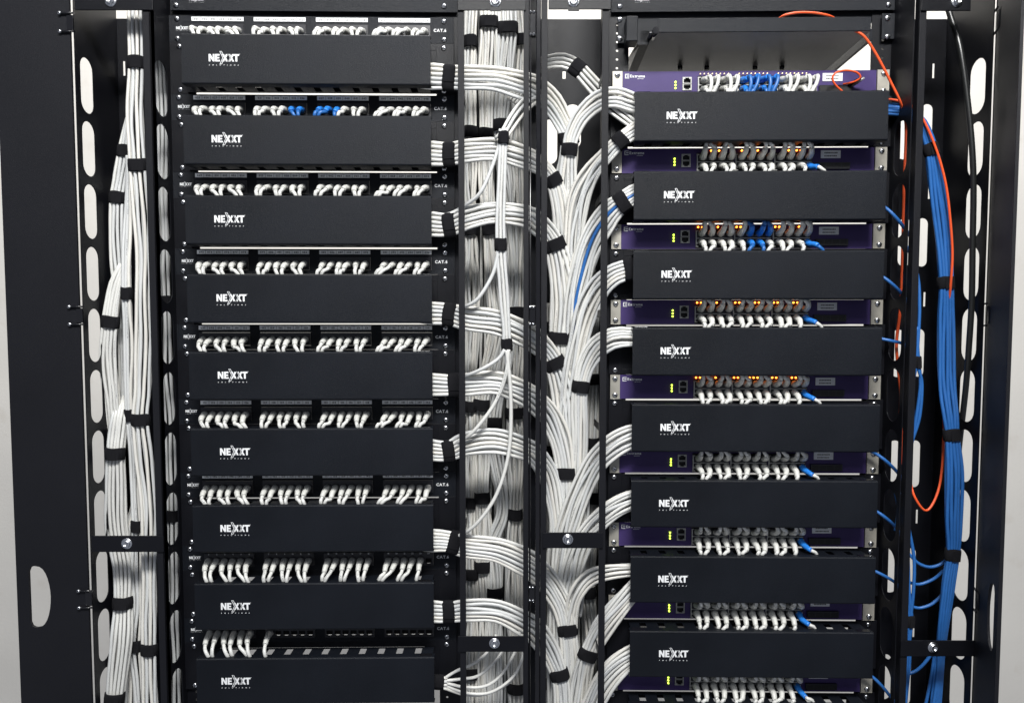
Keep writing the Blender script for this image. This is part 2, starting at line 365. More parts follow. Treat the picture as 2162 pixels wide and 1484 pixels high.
def rprof(h, d0, d1, r, t):
    """C-shaped cover section in (y, z): front at d1, flanges running back to d0, rounded corners"""
    out = [(d0, h)]; 
    for i in range(6): a = math.pi/2*i/5; out.append((d1+r-r*math.sin(a), h-r+r*math.cos(a)))
    for i in range(6): a = math.pi/2*i/5; out.append((d1+r-r*math.cos(a), -h+r-r*math.sin(a)))
    out.append((d0, -h)); out.append((d0, -h+t)); ri = max(r-t, 0.0004); 
    for i in range(6): a = math.pi/2*(1-i/5); out.append((d1+t+ri-ri*math.cos(a), -h+t+ri-ri*math.sin(a)))
    for i in range(6): a = math.pi/2*(1-i/5); out.append((d1+t+ri-ri*math.sin(a), h-t-ri+ri*math.cos(a)))
    out.append((d0, h-t)); return out
def manager(frame, z, H, zc, cx0, cx1, ears, scr, slots, label, lx, gap_bottom, lw, bplate=None):
    """2U horizontal cable manager: ears + frame, slotted top and bottom plates, snap-on cover with the wordmark"""
    t = thing('cable_manager', label, 'cable manager', frame.w(0, 0, z), frame.a, 'horizontal cable managers with printed covers')
    m = MB()
    gt, gb = gap_bottom
    for a, bx in ((ears[0], scr[0]+0.013), (scr[1]-0.013, ears[1])):
        m.box(a, bx, -0.0015, 0.0005, -H, H)
    xa, xb = scr[0]+0.013, scr[1]-0.013
    m.box(xa, cx0+0.022, -0.0009, 0.0006, -H+gb+0.0009, H-gt-0.0009); m.box(cx1-0.022, xb, -0.0009, 0.0006, -H+gb+0.0009, H-gt-0.0009)
    top, bot = H-gt, -H+gb
    m.box(xa, xb, -0.0013, 0.0003, top-0.0115, top); m.box(xa, xb, -0.0013, 0.0003, bot, bot+0.0090)
    m.build('frame', 'frame', t, bevel=0.0003)
    if bplate is not None:
        m = MB(); m.box(bplate, xb-0.002, 0.0004, 0.0014, bot+0.003, top-0.003); m.build('back_plate', 'frame', t)
    HC = 0.0395
    for s, nm in ((1, 'top_plate'), (-1, 'bottom_plate')):
        m = MB(); zz = ((HC-0.0018) if s > 0 else (-HC+0.0006))+zc-z
        holes = []
        for q in slots:
            holes.append([(q-0.0058, -0.006), (q+0.0058, -0.006), (q+0.0058, -0.040), (q-0.0058, -0.040)])
        m.plate([(cx0+0.004, -0.0022), (cx1-0.004, -0.0022), (cx1-0.004, -0.0455), (cx0+0.004, -0.0455)], holes, lambda u, v, d: (u, v, zz+d), 0.0012)
        m.build('slotted_plate', 'powder', t)
    m = MB(); pr = rprof(0.0412, -0.034, COVY, 0.0028, 0.0014)
    m.quad_grid([[(x, y, q+(zc-z)) for y, q in pr] for x in (cx0, cx1)], True, False, (True, True))
    cov = m.build('cover', 'powder', t)
    m = MB(); nexxt(m, lx, zc-z+0.0015, lw, COVY-0.0003); m.build('logo', 'ink', cov); m = MB(); logo_cut(m, lx, zc-z+0.0015, lw, COVY-0.0005); m.build('logo_outline', 'powder', cov)
    m = MB()                                  # end clips in the top flange
    for x in (cx0+0.004, cx1-0.026): m.box(x, x+0.022, -0.046, -0.036, zc-z+0.0413, zc-z+0.0421)
    m.build('clip', 'gloss', cov, bevel=0.0003)
    for x in scr:
        for s in (1, -1): screw(t, x, -0.0015, s*(H-0.0075))
    return t

cx0, cx1 = xl(399.5, 792, COVY), xl(913, 792, COVY)
for i in range(9):
    zc = ZCL[i]; zm, hm = mid(ZL, i)
    lx = xl([473, 479, 484.5, 489, 491.5, 496, 496.5, 497.5, 498.5][i], LOGL[i], COVY)
    manager(FL, zm, hm, zc, cx0, cx1, EARL, SCL, SLOTL,
            'black cable manager with white wordmark cover, %s under a patch panel in the left rack' % ordinal(i, 9), lx, (0.0, [0.0032,0.0024,0.0028,0.0020][i]) if i < 4 else ((0.0022, 0.0) if i == 6 else (0.0, 0.0)), 0.0505, bplate=(SLOTL[3]+0.012 if i == 0 else (xl(425) if i < 7 else None)))
def filler(frame, px0, px1, pyb, scs, lgx, label):
    z = frame.pix((px0+px1)/2, pyb)[1]; t = thing('blank_plate', label, 'blank plate', frame.w(0, 0, z), frame.a, 'flat plates across the top of the racks')
    x0, x1 = frame.pix(px0, pyb)[0], frame.pix(px1, pyb)[0]
    m = MB(); m.box(x0, x1, -0.0030, -0.0005, 0.0006, 0.0885); m.build('plate', 'powder', t, bevel=0.0005)
    m = MB(); m.box(x0+0.004, x1-0.004, 0.0068, 0.0080, -0.0165, 0.086); m.build('back_flange', 'powder', t)
    for px, py in scs:
        x, zz = frame.pix(px, py); screw(t, x, -0.0031, zz-z, 0.0046)
    x, zz = frame.pix(lgx, 0); m = MB(); nexxt(m, x, zz-z+0.0005, 0.026, -0.0033); m.build('logo', 'ink', t)
filler(FL, 361, 966, 27, [(373,13),(938,15),(373,-30),(938,-30)], 417, 'flat black plate cut by the top of the picture, above the left rack')
rx0, rx1 = xr(1334, 902, COVY), xr(1857, 902, COVY)
for i in range(9):
    zc = ZCR[i]; zm, hm = mid(ZR, i)
    lx = xr([1439.5, 1433.5, 1428, 1426, 1425.5, 1422.5, 1420.5, 1422, 1422][i], LOGR[i], COVY)
    manager(FR, zm, hm, zc, rx0, rx1, (xr(1285), xr(1866)), SCR, SLOTR,
            'black cable manager with white wordmark cover, %s below a purple switch in the right rack' % ordinal(i, 9), lx, (0.0, 0.0020) if i < 2 else ((0.0, 0.0) if i == 2 else (0.0020, 0.0)), 0.0505, bplate=(xr(1345) if i < 5 else None))
filler(FR, 1290, 1890, 26.5, [(1308,16),(1874,12),(1308,-28),(1874,-28)], 1356, 'flat black plate cut by the top of the picture, above the shelf')

# ------------------------------------------------------------------ patch panels (left rack)
GX = [xl(460.5, 45), xl(591.5, 45), xl(722.5, 45), xl(854, 45)]
PP = 0.01435
PORTX = [GX[g]+(k-2.5)*PP for g in range(4) for k in range(6)]
PZ = -0.0045
def patch_panel(i):
    t = thing('patch_bay', 'black 24-port patch panel marked CAT.6, %s in the left rack' % ordinal(i, 9), 'patch panel', FL.w(0, 0, ZL[i]), FL.a, 'patch panels of the left rack')
    H = U/2-0.0002; m = MB()
    holes = []
    for g in range(4):
        x = GX[g]; holes.append([(x-0.0445, PZ-0.0105), (x+0.0445, PZ-0.0105), (x+0.0445, PZ+0.0125), (x-0.0445, PZ+0.0125)])
    gt, gb = (0.0, 0.0) if i < 6 else (0.0, 0.0)
    m.plate([(EARL[0], -H), (EARL[1], -H), (EARL[1], H), (EARL[0], H)], holes, lambda u, v, d: (u, -0.0015+d, v), 0.0016)
    m.box(xl(402), xl(926), 0.0003, 0.006, H-0.0020, H-0.0008)
    face = m.build('face_plate', 'powder', t)
    for g in range(4):
        x = GX[g]; m = MB(); hs = []
        for k in range(6):
            c = x+(k-2.5)*PP; hs.append([(c-0.0056, PZ-0.0062), (c-0.003, PZ-0.0062), (c-0.003, PZ-0.0078), (c+0.003, PZ-0.0078), (c+0.003, PZ-0.0062), (c+0.0056, PZ-0.0062), (c+0.0056, PZ+0.0028), (c-0.0056, PZ+0.0028)])
        m.plate([(x-0.0443, PZ-0.0103), (x+0.0443, PZ-0.0103), (x+0.0443, PZ+0.0123), (x-0.0443, PZ+0.0123)], hs, lambda u, v, d: (u, -0.0032+d, v), 0.004)
        pb = m.build('port_block', 'port', t)
        m = MB(); m.box(x-0.0440, x+0.0440, 0.010, 0.026, PZ-0.010, PZ+0.012); m.build('jack_body', 'hole', pb)
        if i < 7:
            m = MB(); m.box(x-0.0445, x+0.0445, -0.0028, -0.0016, 0.0128, 0.0196); ls = m.build('label_strip', 'label' if i == 0 else 'silver_label', t)
            m = MB()
            for k in range(6):
                c = x+(k-2.5)*0.0147
                text(m, '%03d' % (i*24+g*6+k+1), c, 0.0144, 0.0031, -0.0031, anchor='c', space=0.16)
                if k: m.box(c-0.00735-0.00018, c-0.00735+0.00018, -0.0031, -0.0029, 0.0130, 0.0194)
            m.build('numbers', 'black_ink', ls)
    if i >= 7:
        m = MB()
        for p in range(24): text(m, str(p+1), PORTX[p], 0.006, 0.0024, -0.0036, anchor='c', space=0.1)
        m.build('port_numbers', 'dimink', t)
    m = MB(); text(m, 'CAT.6', xl(932.5), -0.0025, 0.0050, -0.0019, anchor='c', space=0.09); m.build('marking', 'ink' if i == 0 else 'dimink', t)
    m = MB(); nexxt(m, xl(399.5)+0.0015, 0.001, 0.0205, -0.0019, small=True); m.build('logo', 'ink' if i == 0 else 'dimink', t)
    for s in (1, -1):
        screw(t, SCL[1]+0.0005, -0.0016, s*0.0155)
        screw(t, SCL[0]-0.003, -0.0016, s*0.0165)
for i in range(9): patch_panel(i)

# ------------------------------------------------------------------ patch cords of the left rack
def cord(name, frame, pos, x1, z1, zdir, col, label, cat, group, boot='boot', cab='wcable', lean=0.0, out=0.024, blen=1.0, tip=None, ctrl=None):
    """pos = port centre in rack coordinates, (x1, z1) = where the cord enters the manager, zdir = -1 down / +1 up"""
    t = thing(name, label, cat, frame.w(*pos), frame.a, group)
    x, y, z = pos; dx = x1-x; dz = z1-z; j = lambda a: (rnd.random()-.5)*2*a
    o = -out
    ko = out/0.024; kz = zdir*(1+j(.12))
    a = Vector((0, -0.001, 0)); p1 = Vector((dx*0.02+j(.0004), -0.0085*ko, kz*0.0022)); p2 = Vector((dx*0.13+lean*.5+j(.0006), -0.0170*ko, kz*0.0052))
    p3 = Vector((dx*0.34+lean+j(.0008), -0.0242*ko+j(.0008), kz*0.0125*blen))
    p4 = Vector((dx*0.66+lean*.5, -0.0285*ko, dz*0.63)); p5 = Vector((dx*0.96, -0.0275*ko, dz*0.97)); p6 = Vector((dx, -0.0245, dz*1.35))
    if ctrl: p3, p4, p5, p6 = [Vector(c) for c in ctrl]
    path = smooth([(q,) for q in (a, p1, p2, p3, p4, p5, p6)], 0.0028)
    pts = [q[0] for q in path]; L = [0]
    for k in range(1, len(pts)): L.append(L[-1]+(pts[k]-pts[k-1]).length)
    nb = next(k for k in range(len(L)) if L[k] > 0.0245*blen+0.003)
    m = MB(); rr = []
    for k in range(nb+1):
        f = L[k]/L[nb]; r = 0.0063*(1-f)+0.0042*f
        if f > 0.3 and f < 0.9 and k % 2: r *= 0.955
        if f > 0.93: r = 0.0043
        rr.append(r)
    m.tube(pts[:nb+1], rr, 12, (True, True), sq=1.0); m.build('boot', boot, t)
    m = MB(); m.tube(pts[nb:], 0.0031, 10, (True, True), uv=True); m.build('cable', cab, t)
    m = MB(); m.box(-0.0055, 0.0055, -0.0055, 0.004, -0.0040, 0.0040); m.build('plug', 'clear', t, bevel=0.0005)
    return t
for i in range(9):
    n = 24 if i < 8 else 7
    for p in range(n):
        if i == 7 and p == 23: continue
        blue = (i == 1 and p in (10, 11, 12, 13, 14))
        sx = SLOTL[p//2] + 0.0028 + (0.0031 if p % 2 else -0.0031) + (rnd.random()-.5)*0.001
        z1 = ZCL[i]+0.0395
        vis = ('blue' if blue else 'white')
        cord('patch_cable', FL, (PORTX[p], -0.0032, ZL[i]+PZ), sx, z1, -1, vis,
             '%s patch cord in the %s port from the left of the %s patch panel' % (vis, NUMW[p], ordinal(i, 9)),
             'patch cord', 'patch cords plugged into the left rack panels', 'bboot' if blue else 'boot', 'bcable' if blue else 'wcable',
             lean=(rnd.random()-.5)*0.0034, out=0.0285+rnd.random()*0.0055, blen=0.88+rnd.random()*0.26)

# ------------------------------------------------------------------ switches (right rack)
G3 = [xr(1464.5), xr(1544.5), xr(1625)]; CP = 0.0163
COLX = [[g+0.0040+CP*(k+0.35) for k in range(4)] for g in G3]
UPZ, LOZ = 0.0050, -0.0098
AMB = {0: None, 1: [(0,3),(0,5),(1,1),(1,5),(2,3),(2,5),(2,6)], 2: [(0,0),(0,1),(0,4),(0,5),(1,0),(1,1),(2,0),(2,1),(2,2),(2,6)],
       3: [(0,0),(0,1),(0,4),(0,5),(1,0),(1,1),(1,4),(1,5),(1,6),(2,0),(2,1),(2,4),(2,5),(2,6)],
       4: [(0,0),(0,1),(0,3),(0,4),(0,5),(1,0),(1,1),(1,4),(1,5),(1,6),(2,0),(2,1),(2,4),(2,5),(2,6)]}
def rj_hole(c, z, up=True):
    s = 1 if up else -1
    pts = [(-0.0060, 0.0046*-s), (0.0060, 0.0046*-s), (0.0060, 0.0022*s), (0.0034, 0.0022*s), (0.0034, 0.0042*s), (-0.0034, 0.0042*s), (-0.0034, 0.0022*s), (-0.0060, 0.0022*s)]
    return [(c+u, z+v) for u, v in pts]
def network_switch(i):
    t = thing('network_switch', 'purple network switch with metal ears, %s in the right rack' % ordinal(i, 9), 'network switch', FR.w(0, 0, ZR[i]), FR.a, 'network switches of the right rack')
    H = U/2-0.0009; xa, xb = xr(1309), xr(1832)
    m = MB(); hs = []
    for g in range(3): hs.append([(G3[g]-0.0005, -0.0205), (G3[g]+0.0655, -0.0205), (G3[g]+0.0655, 0.0135), (G3[g]-0.0005, 0.0135)])
    mg = xr(1442); hs.append([(mg-0.008, -0.0115), (mg+0.008, -0.0115), (mg+0.008, 0.0115), (mg-0.008, 0.0115)])
    m.plate([(xa, -H), (xb, -H), (xb, H), (xa, H)], hs, lambda u, v, d: (u, -0.001+d, v), 0.002); m.build('front_panel', 'purple', t)
    m = MB(); 
    m.box(xa, xb, 0.012, 0.22, -H+0.001, H-0.001); m.build('chassis', 'frame', t)
    for a, bx, s in ((EARR[0], xa-0.0006, SCR[0]), (xb+0.0006, EARR[1], SCR[1])):
        m = MB(); hs = [[(s+0.0052*math.cos(2*math.pi*k/14), zz+0.0036*math.sin(2*math.pi*k/14)) for k in range(14)] for zz in (0.0145, -0.0145)]
        m.plate([(a, -H), (bx, -H), (bx, H), (a, H)], hs, lambda u, v, d: (u, -0.0035+d, v), 0.0028); e = m.build('mounting_ear', 'ear', t, bevel=0.0003)
        for zz in (0.0145, -0.0145): screw(e, s, -0.0036, zz, 0.0046)
    for g in range(3):                        # 8-way port blocks with their metal cage edges
        m = MB(); hs = [rj_hole(c, UPZ, True) for c in COLX[g]] + [rj_hole(c, LOZ, False) for c in COLX[g]]
        x0 = G3[g]
        m.plate([(x0, -0.0200), (x0+0.065, -0.0200), (x0+0.065, 0.0130), (x0, 0.0130)], hs, lambda u, v, d: (u, -0.0012+d, v), 0.003)
        pb = m.build('port_block', 'port', t)
        m = MB(); m.box(x0+0.0015, x0+0.0635, 0.004, 0.011, -0.018, 0.011); m.build('jack_body', 'hole', pb)
        m = MB(); m.box(x0+0.001, x0+0.0635, -0.0042, -0.0014, -0.0037, -0.0026)
        m.box(x0-0.0006, x0+0.0010, -0.0040, -0.0014, -0.018, 0.0105); m.box(x0+0.0010, x0+0.004, -0.0040, -0.0014, 0.009, 0.0105); m.box(x0+0.0010, x0+0.004, -0.0040, -0.0014, -0.018, -0.0165)
        m.box(x0+0.0010, x0+0.003, -0.0040, -0.0014, -0.013, -0.010); m.build('metal_cage', 'cage', pb)
        am = AMB.get(i, []); 
        for k in range(8):
            lx = x0+0.0035+k*0.0069
            if am is None or (g, k) in am:
                m = MB(); m.tube([Vector((lx, -0.0012, 0.0165)), Vector((lx, -0.0034, 0.0165))], 0.0013 if am is not None else 0.0009, 8); m.build('status_light', 'whiteled' if am is None else 'amber', t)
    # management ports
    for s, nm in ((1, 'a'), (-1, 'b')):
        m = MB(); zz = s*0.0058
        m.plate([(mg-0.0078, zz-0.0054), (mg+0.0078, zz-0.0054), (mg+0.0078, zz+0.0054), (mg-0.0078, zz+0.0054)], [rj_hole(mg, zz, s > 0)], lambda u, v, d: (u, -0.0022+d, v), 0.003)
        p_ = m.build('management_port', 'cage', t)
        m = MB(); m.box(mg-0.0075, mg+0.0075, 0.004, 0.010, zz-0.0052, zz+0.0052); m.build('port_cavity', 'hole', p_)
    lx = xr(1418)
    for k in range(3):
        m = MB(); m.tube([Vector((lx, -0.0010, 0.003-k*0.0052)), Vector((lx, -0.0026, 0.003-k*0.0052))], 0.0014, 8); m.build('status_light', 'green', t)
    # emblem and name
    m = MB(); ex, ez = xr(1314), 0.0135; q = -0.0014
    def bar(u0, u1, v0, v1): m.box(ex+u0, ex+u1, q-0.0001, q, ez+v0, ez+v1)
    bar(0, 0.0072, 0.0026, 0.0038); bar(0, 0.0072, -0.0038, -0.0026); bar(0, 0.0014, -0.0038, 0.0038); bar(0.0030, 0.0072, -0.0007, 0.0007);
    text(m, 'Extreme', ex+0.0088, ez-0.0022, 0.0046, q, space=0.07); text(m, 'networks', ex+0.0215, ez-0.0052, 0.0016, q, space=0.1)
    m.build('logo', 'ink' if i == 0 else 'dimink', t)
    m = MB(); a, bx = xr(1721), xr(1762); m.box(a, bx, -0.0018, -0.0011, 0.0030, 0.0165) ; ls = m.build('label', 'label' if i == 0 else 'silver_label', t)
    m = MB()
    for row, zz in ((0, 0.0120), (1, 0.0068)):
        xx = a+0.006
        while xx < bx-0.007:
            ww = 0.0009+rnd.random()*0.0014; m.box(xx, xx+ww, -0.0020, -0.0019, zz-0.001, zz+0.001); xx += ww+0.0007
    m.build('print', 'black_ink', ls)
    # fibre cages: dark row of four openings
    m = MB(); a = xr(1713)
    m.box(a, a+0.056, -0.0060, -0.0011, -0.0165, -0.0050); sb = m.build('fibre_cage', 'port', t, bevel=0.0004)
    m = MB()
    for k in range(4): m.box(a+0.0015+k*0.0135, a+0.0135+k*0.0135, -0.0062, -0.0061, -0.0150, -0.0065)
    m.build('cage_opening', 'hole', sb)
    return t
for i in range(9): network_switch(i)
def which(i): return ordinal(i, 9)
for i in range(9):
    for g in range(3):
        for c in range(4):
            for up in (1, 0):
                idx = g*4+c; x = COLX[g][c]
                sl = 3+g*2+c//2
                sx = SLOTR[sl] + (0.0002 if up else 0.0010) + (0.0033 if c % 2 else -0.0033)
                blue = (i == 0 and g == 1) or (i == 2 and g == 1 and ((up and c in (1, 2, 3)) or (not up and c in (1, 2)))) or (i > 0 and idx == 11 and not up)
                vis = 'blue' if blue else ('grey' if up else 'white')
                kw = dict(lean=(rnd.random()-.5)*0.0036, out=0.0265+rnd.random()*0.005, blen=0.88+rnd.random()*0.26)
                bt = 'bboot' if blue else ('gboot' if (up and i > 0) else 'boot'); cb = 'bcable' if blue else ('gcable' if (up and i > 0) else 'wcable')
                zb = ZCR[i]+0.0395
                if i == 0 and up:      # no manager above the first switch: the upper cords also fall, in front of the lower ones
                    dzz = zb-(ZR[i]+UPZ); dx = sx-x+0.001
                    kw['ctrl'] = [(dx*0.2+0.003, -0.032, -0.004), (dx*0.6+0.005, -0.036, -0.018), (dx+0.003, -0.035, dzz), (dx+0.003, -0.033, dzz-0.03)]
                    cord('network_cable', FR, (x, -0.002, ZR[i]+UPZ), sx, zb, -1, vis, '%s cord in the %s upper port of the topmost purple switch' % ('blue' if blue else 'white', NUMW[idx]), 'network cord', 'cords plugged into the right rack switches', bt, cb, **kw)
                elif up:
                    za = ZCR[i-1]-0.0395
                    cord('network_cable', FR, (x, -0.002, ZR[i]+UPZ), sx, za, 1, vis, '%s cord rising from the %s upper port of the %s purple switch' % (vis, NUMW[idx], which(i)), 'network cord', 'cords plugged into the right rack switches', bt, cb, **kw)
                else:
                    if i > 0 and idx == 11:
                        sx = SLOTR[9]; dx = sx-x; dzz = zb-(ZR[i]+LOZ); kw['out'] = 0.02
                        kw['ctrl'] = [(dx*0.42, -0.027, -0.008), (dx*0.75, -0.030, dzz*0.6), (dx+0.004, -0.028, dzz), (dx+0.008, -0.026, dzz-0.03)]
                        cord('network_cable', FR, (x, -0.002, ZR[i]+LOZ), sx, zb, -1, vis, 'blue-booted cord slanting right from the last lower port of the %s purple switch' % which(i), 'network cord', 'cords plugged into the right rack switches', bt, 'wcable' if i != 2 else 'bcable', **kw)
                    else:
                        cord('network_cable', FR, (x, -0.002, ZR[i]+LOZ), sx, zb, -1, vis, '%s cord falling from the %s lower port of the %s purple switch' % (vis, NUMW[idx], which(i)), 'network cord', 'cords plugged into the right rack switches', bt, cb, **kw)

# ------------------------------------------------------------------ shelf above the right rack
sh = thing('rack_shelf', 'black steel cantilever shelf near the top of the right rack, seen from below', 'shelf', FR.w(0, 0, FR.pix(1572, 70)[1]), FR.a)
zs = FR.pix(1572, 70)[1]
def shz(py, yl=-0.05): return FR.pix(1600, py, yl)[1]-zs
fy = -0.055
fx0, fx1 = xr(1391, 60, fy), xr(1839, 60, fy)
m = MB(); m.box(fx0, fx1, fy, fy+0.0015, shz(67, fy), shz(38, fy)); m.build('front_lip', 'powder', sh, bevel=0.0004)
bk = 0.30
m = MB(); z0 = shz(67, fy)+0.0012
m.box(xr(1372, 60, fy), xr(1838, 60, fy), fy+0.0018, bk, z0-0.0014, z0)
m.build('shelf_pan', 'shelf', sh)
for q in (1436, 1492, 1594, 1651): 
    m = MB()
    d = ray(q, 139); pt = CO+d*((zs+z0)/d.z)-FR.o; x, yy = pt.dot(FR.ex), pt.dot(FR.ey)
    m.tube([Vector((x, yy, z0-0.0080)), Vector((x, yy, z0-0.0016))], 0.0045, 12)
    m.build('rubber_foot', 'gloss', sh)
for a, bx, s in ((xr(1352, 60, -0.03), xr(1372, 60, -0.03), 1), (xr(1836, 60, -0.03), xr(1842, 60, -0.03), -1)):
    m = MB(); m.box(a if s > 0 else a, bx if s > 0 else bx, -0.03, 0.29, z0-0.0075, z0+0.012); 
    m.build('side_arm', 'powder', sh, bevel=0.0005)
a, bx = xr(1322, 60, -0.03), xr(1346, 60, -0.03)
m = MB(); m.box(a, bx, -0.034, -0.004, shz(87, -0.03), shz(34, -0.03)); m.build('arm_block', 'powder', sh, bevel=0.0012)
m = MB(); q = [FR.pix(a_, b_, -0.030) for a_, b_ in ((1345,46),(1392,46),(1392,70),(1380,72),(1368,95),(1345,95))]
m.plate([(a_, b_-zs) for a_, b_ in q], [], lambda u, v, d: (u, -0.030+d, v), 0.0016); m.build('hinge_bracket', 'powder', sh)
m = MB(); m.box(xr(1298), xr(1326), -0.004, -0.0018, shz(92, 0), shz(38, 0)); m.build('mounting_ear', 'powder', sh, bevel=0.0008)
m = MB(); m.box(xr(1839), xr(1877), -0.004, -0.0018, shz(87, 0), shz(33, 0)); m.build('mounting_ear', 'powder', sh, bevel=0.0008)
for px, py in ((1308, 44), (1308, 84), (1871, 41), (1871, 80)):
    screw(sh, xr(px, py), -0.004, FR.pix(px, py)[1]-zs, 0.0048)
m = MB()
zk = shz(66, -0.052); xk = xr(1383, 66, -0.052)
m.tube([Vector((xk, -0.058, zk)), Vector((xk, -0.03, zk))], 0.0055, 16); m.build('pivot_bolt', 'gloss', sh)
m = MB(); lx0, lx1 = xr(1316, 70, -0.01), xr(1320, 70, -0.01)
m.quad_grid([[(xr(1345, 90, -0.02), -0.02, shz(92, -0.02)), (xr(1345, 90, -0.02)+0.003, -0.02, shz(92, -0.02)), (xr(1345, 90, -0.02)+0.003, -0.02, shz(88, -0.02)), (xr(1345, 90, -0.02), -0.02, shz(88, -0.02))],
             [(xr(1313, 146, 0.24), 0.24, shz(149, 0.24)), (xr(1313, 146, 0.24)+0.003, 0.24, shz(149, 0.24)), (xr(1313, 146, 0.24)+0.003, 0.24, shz(144, 0.24)), (xr(1313, 146, 0.24), 0.24, shz(144, 0.24))]], True, False, (True, True))
m.build('brace', 'powder', sh)

# ------------------------------------------------------------------ vertical ducts
FY = -0.072                                   # front plane of the duct lips
def vx(px, Y=FY, py=742): return P(px, py, Y).x
ZT, ZB = 0.80, -0.95
def slot_column(uc, w_, h_, pitch, zref):
    hs = []; z = zref
    while z > ZB+h_/2+0.01: hs.append(ellip_slot(uc, z, w_, h_)); z -= pitch
    return hs
def duct(label, xo, xi, side, yb, zref_outer, backtop):
    pass
pitch = 0.1045
def side_wall(t, x, y0, y1, holes, name, base, thick=0.0014, mat='frame'):
    m = MB(); m.plate([(y0, ZB), (y1, ZB), (y1, ZT), (y0, ZT)], holes, lambda u, v, d: (x-base.x+d, u-base.y, v-base.z), thick)
    return m.build(name, mat, t)
# left outer duct
xo, xi = vx(177), vx(335)
base = Vector(((xo+xi)/2, 0, ZB)); dl = thing('vertical_cable_duct', 'tall slotted black cable duct left of the left rack, white cables inside', 'cable duct', base, 0, 'vertical cable ducts')
zr0 = P(183, 180, -0.045).z
side_wall(dl, xo, FY, 0.055, slot_column(FY+0.031, 0.036, 0.091, pitch, zr0), 'side_wall', base)
zr1 = P(338, 185, -0.045).z
side_wall(dl, xi-0.0014, FY, 0.055, slot_column(FY+0.033, 0.044, 0.091, pitch, zr1), 'side_wall', base)
def backplate(t, xa, xb, Y, ztop, base, holes=[]):
    m = MB(); m.plate([(xa, ZB), (xb, ZB), (xb, ztop), (xa, ztop)], holes, lambda u, v, d: (u-base.x, Y-base.y+d, v-base.z), 0.0015); m.build('back_plate', 'frame', t)
def slits(px0, ys, Y, w_=0.004, h_=0.026):
    hs = []
    for (px, py) in zip(px0, ys):
        p = P(px, py, Y); hs.append([(p.x-w_/2, p.z-h_/2), (p.x+w_/2, p.z-h_/2), (p.x+w_/2, p.z+h_/2), (p.x-w_/2, p.z+h_/2)])
    return hs
backplate(dl, xo, P(392, 742, 0.056).x, 0.056, P(250, 40, 0.056).z, base, slits([262, 268, 274], [145, 390, 630], 0.056))
def lip(t, xa, xb, base, Y=FY, d=0.0025, ret=0.012, retside=-1, name='front_lip'):
    m = MB(); m.box(xa-base.x, xb-base.x, Y-base.y, Y+d-base.y, 0, ZT-ZB)
    x = xa if retside < 0 else xb-0.0015
    m.box(x-base.x, x+0.0015-base.x, Y+d-base.y, Y+d+ret-base.y, 0, ZT-ZB)
    return m.build(name, 'door', t, bevel=0.0005)
lip(dl, vx(319), vx(335), base, retside=1)
def bracket(t, px0, px1, py0, py1, scx, base, Y=FY-0.003, tab=True):
    a, b_ = P(px0, (py0+py1)/2, Y), P(px1, (py0+py1)/2, Y); z1, z0 = P((px0+px1)/2, py0, Y).z, P((px0+px1)/2, py1, Y).z
    m = MB(); m.box(a.x-base.x, b_.x-base.x, Y-base.y, Y+0.0027-base.y, z0-base.z, z1-base.z); br = m.build('tie_bracket', 'frame', t, bevel=0.0005)
    p = P(scx[0], scx[1], Y); ring_screw(br, p.x-base.x, Y-0.0001-base.y, p.z-base.z)
    if tab == 'down':
        m = MB(); m.box(p.x-0.009-base.x, p.x+0.009-base.x, Y-0.0015-base.y, Y-0.0001-base.y, P(scx[0], scx[1]+21, Y).z-base.z, p.z-0.009-base.z); m.build('tab', 'frame', br)
    return br
bracket(dl, 157, 322, -16, 21.5, (234, 3), base)
bracket(dl, 193, 345, 1131, 1165, (268, 1147), base)
# right outer duct
xo2, xi2 = vx(2075), vx(1924)
base2 = Vector(((xo2+xi2)/2, 0, ZB)); dr = thing('vertical_cable_duct', 'tall slotted black cable duct right of the right rack, blue cables inside', 'cable duct', base2, 0, 'vertical cable ducts')
side_wall(dr, xo2-0.0014, FY, 0.055, slot_column(FY+0.036, 0.041, 0.091, pitch, P(2068, 181, -0.04).z), 'side_wall', base2)
side_wall(dr, xi2-0.010, FY+0.004, 0.045, slot_column(FY+0.034, 0.040, 0.091, pitch, P(1910, 313, -0.04).z), 'side_wall', base2)
st = []
for px, py in ((1957, 272), (1947, 512), (1940, 745), (1931, 979), (1922, 1205), (1912, 1440)):
    q = P(px, py, 0.056); st.append(stadium(q.x, q.z, 0.020, 0.088))
for px, py in ((1908, 285), (1910, 512), (1896, 746), (1888, 979), (1881, 1202), (1868, 1428)):
    q = P(px, py, 0.056); st.append(stadium(q.x, q.z, 0.024, 0.088))
backplate(dr, P(1850, 742, 0.056).x, xo2, 0.056, P(2000, 41, 0.056).z, base2, slits([1971, 1962, 1952, 1944, 1936, 1929], [150, 405, 632, 864, 1090, 1330], 0.056)+st)
lip(dr, vx(1921), vx(1935), base2, retside=-1)
bracket(dr, 1946, 2050, -16, 23, (2020, 4), base2)
bracket(dr, 1902, 2070, 1352, 1385, (1970, 1366), base2)
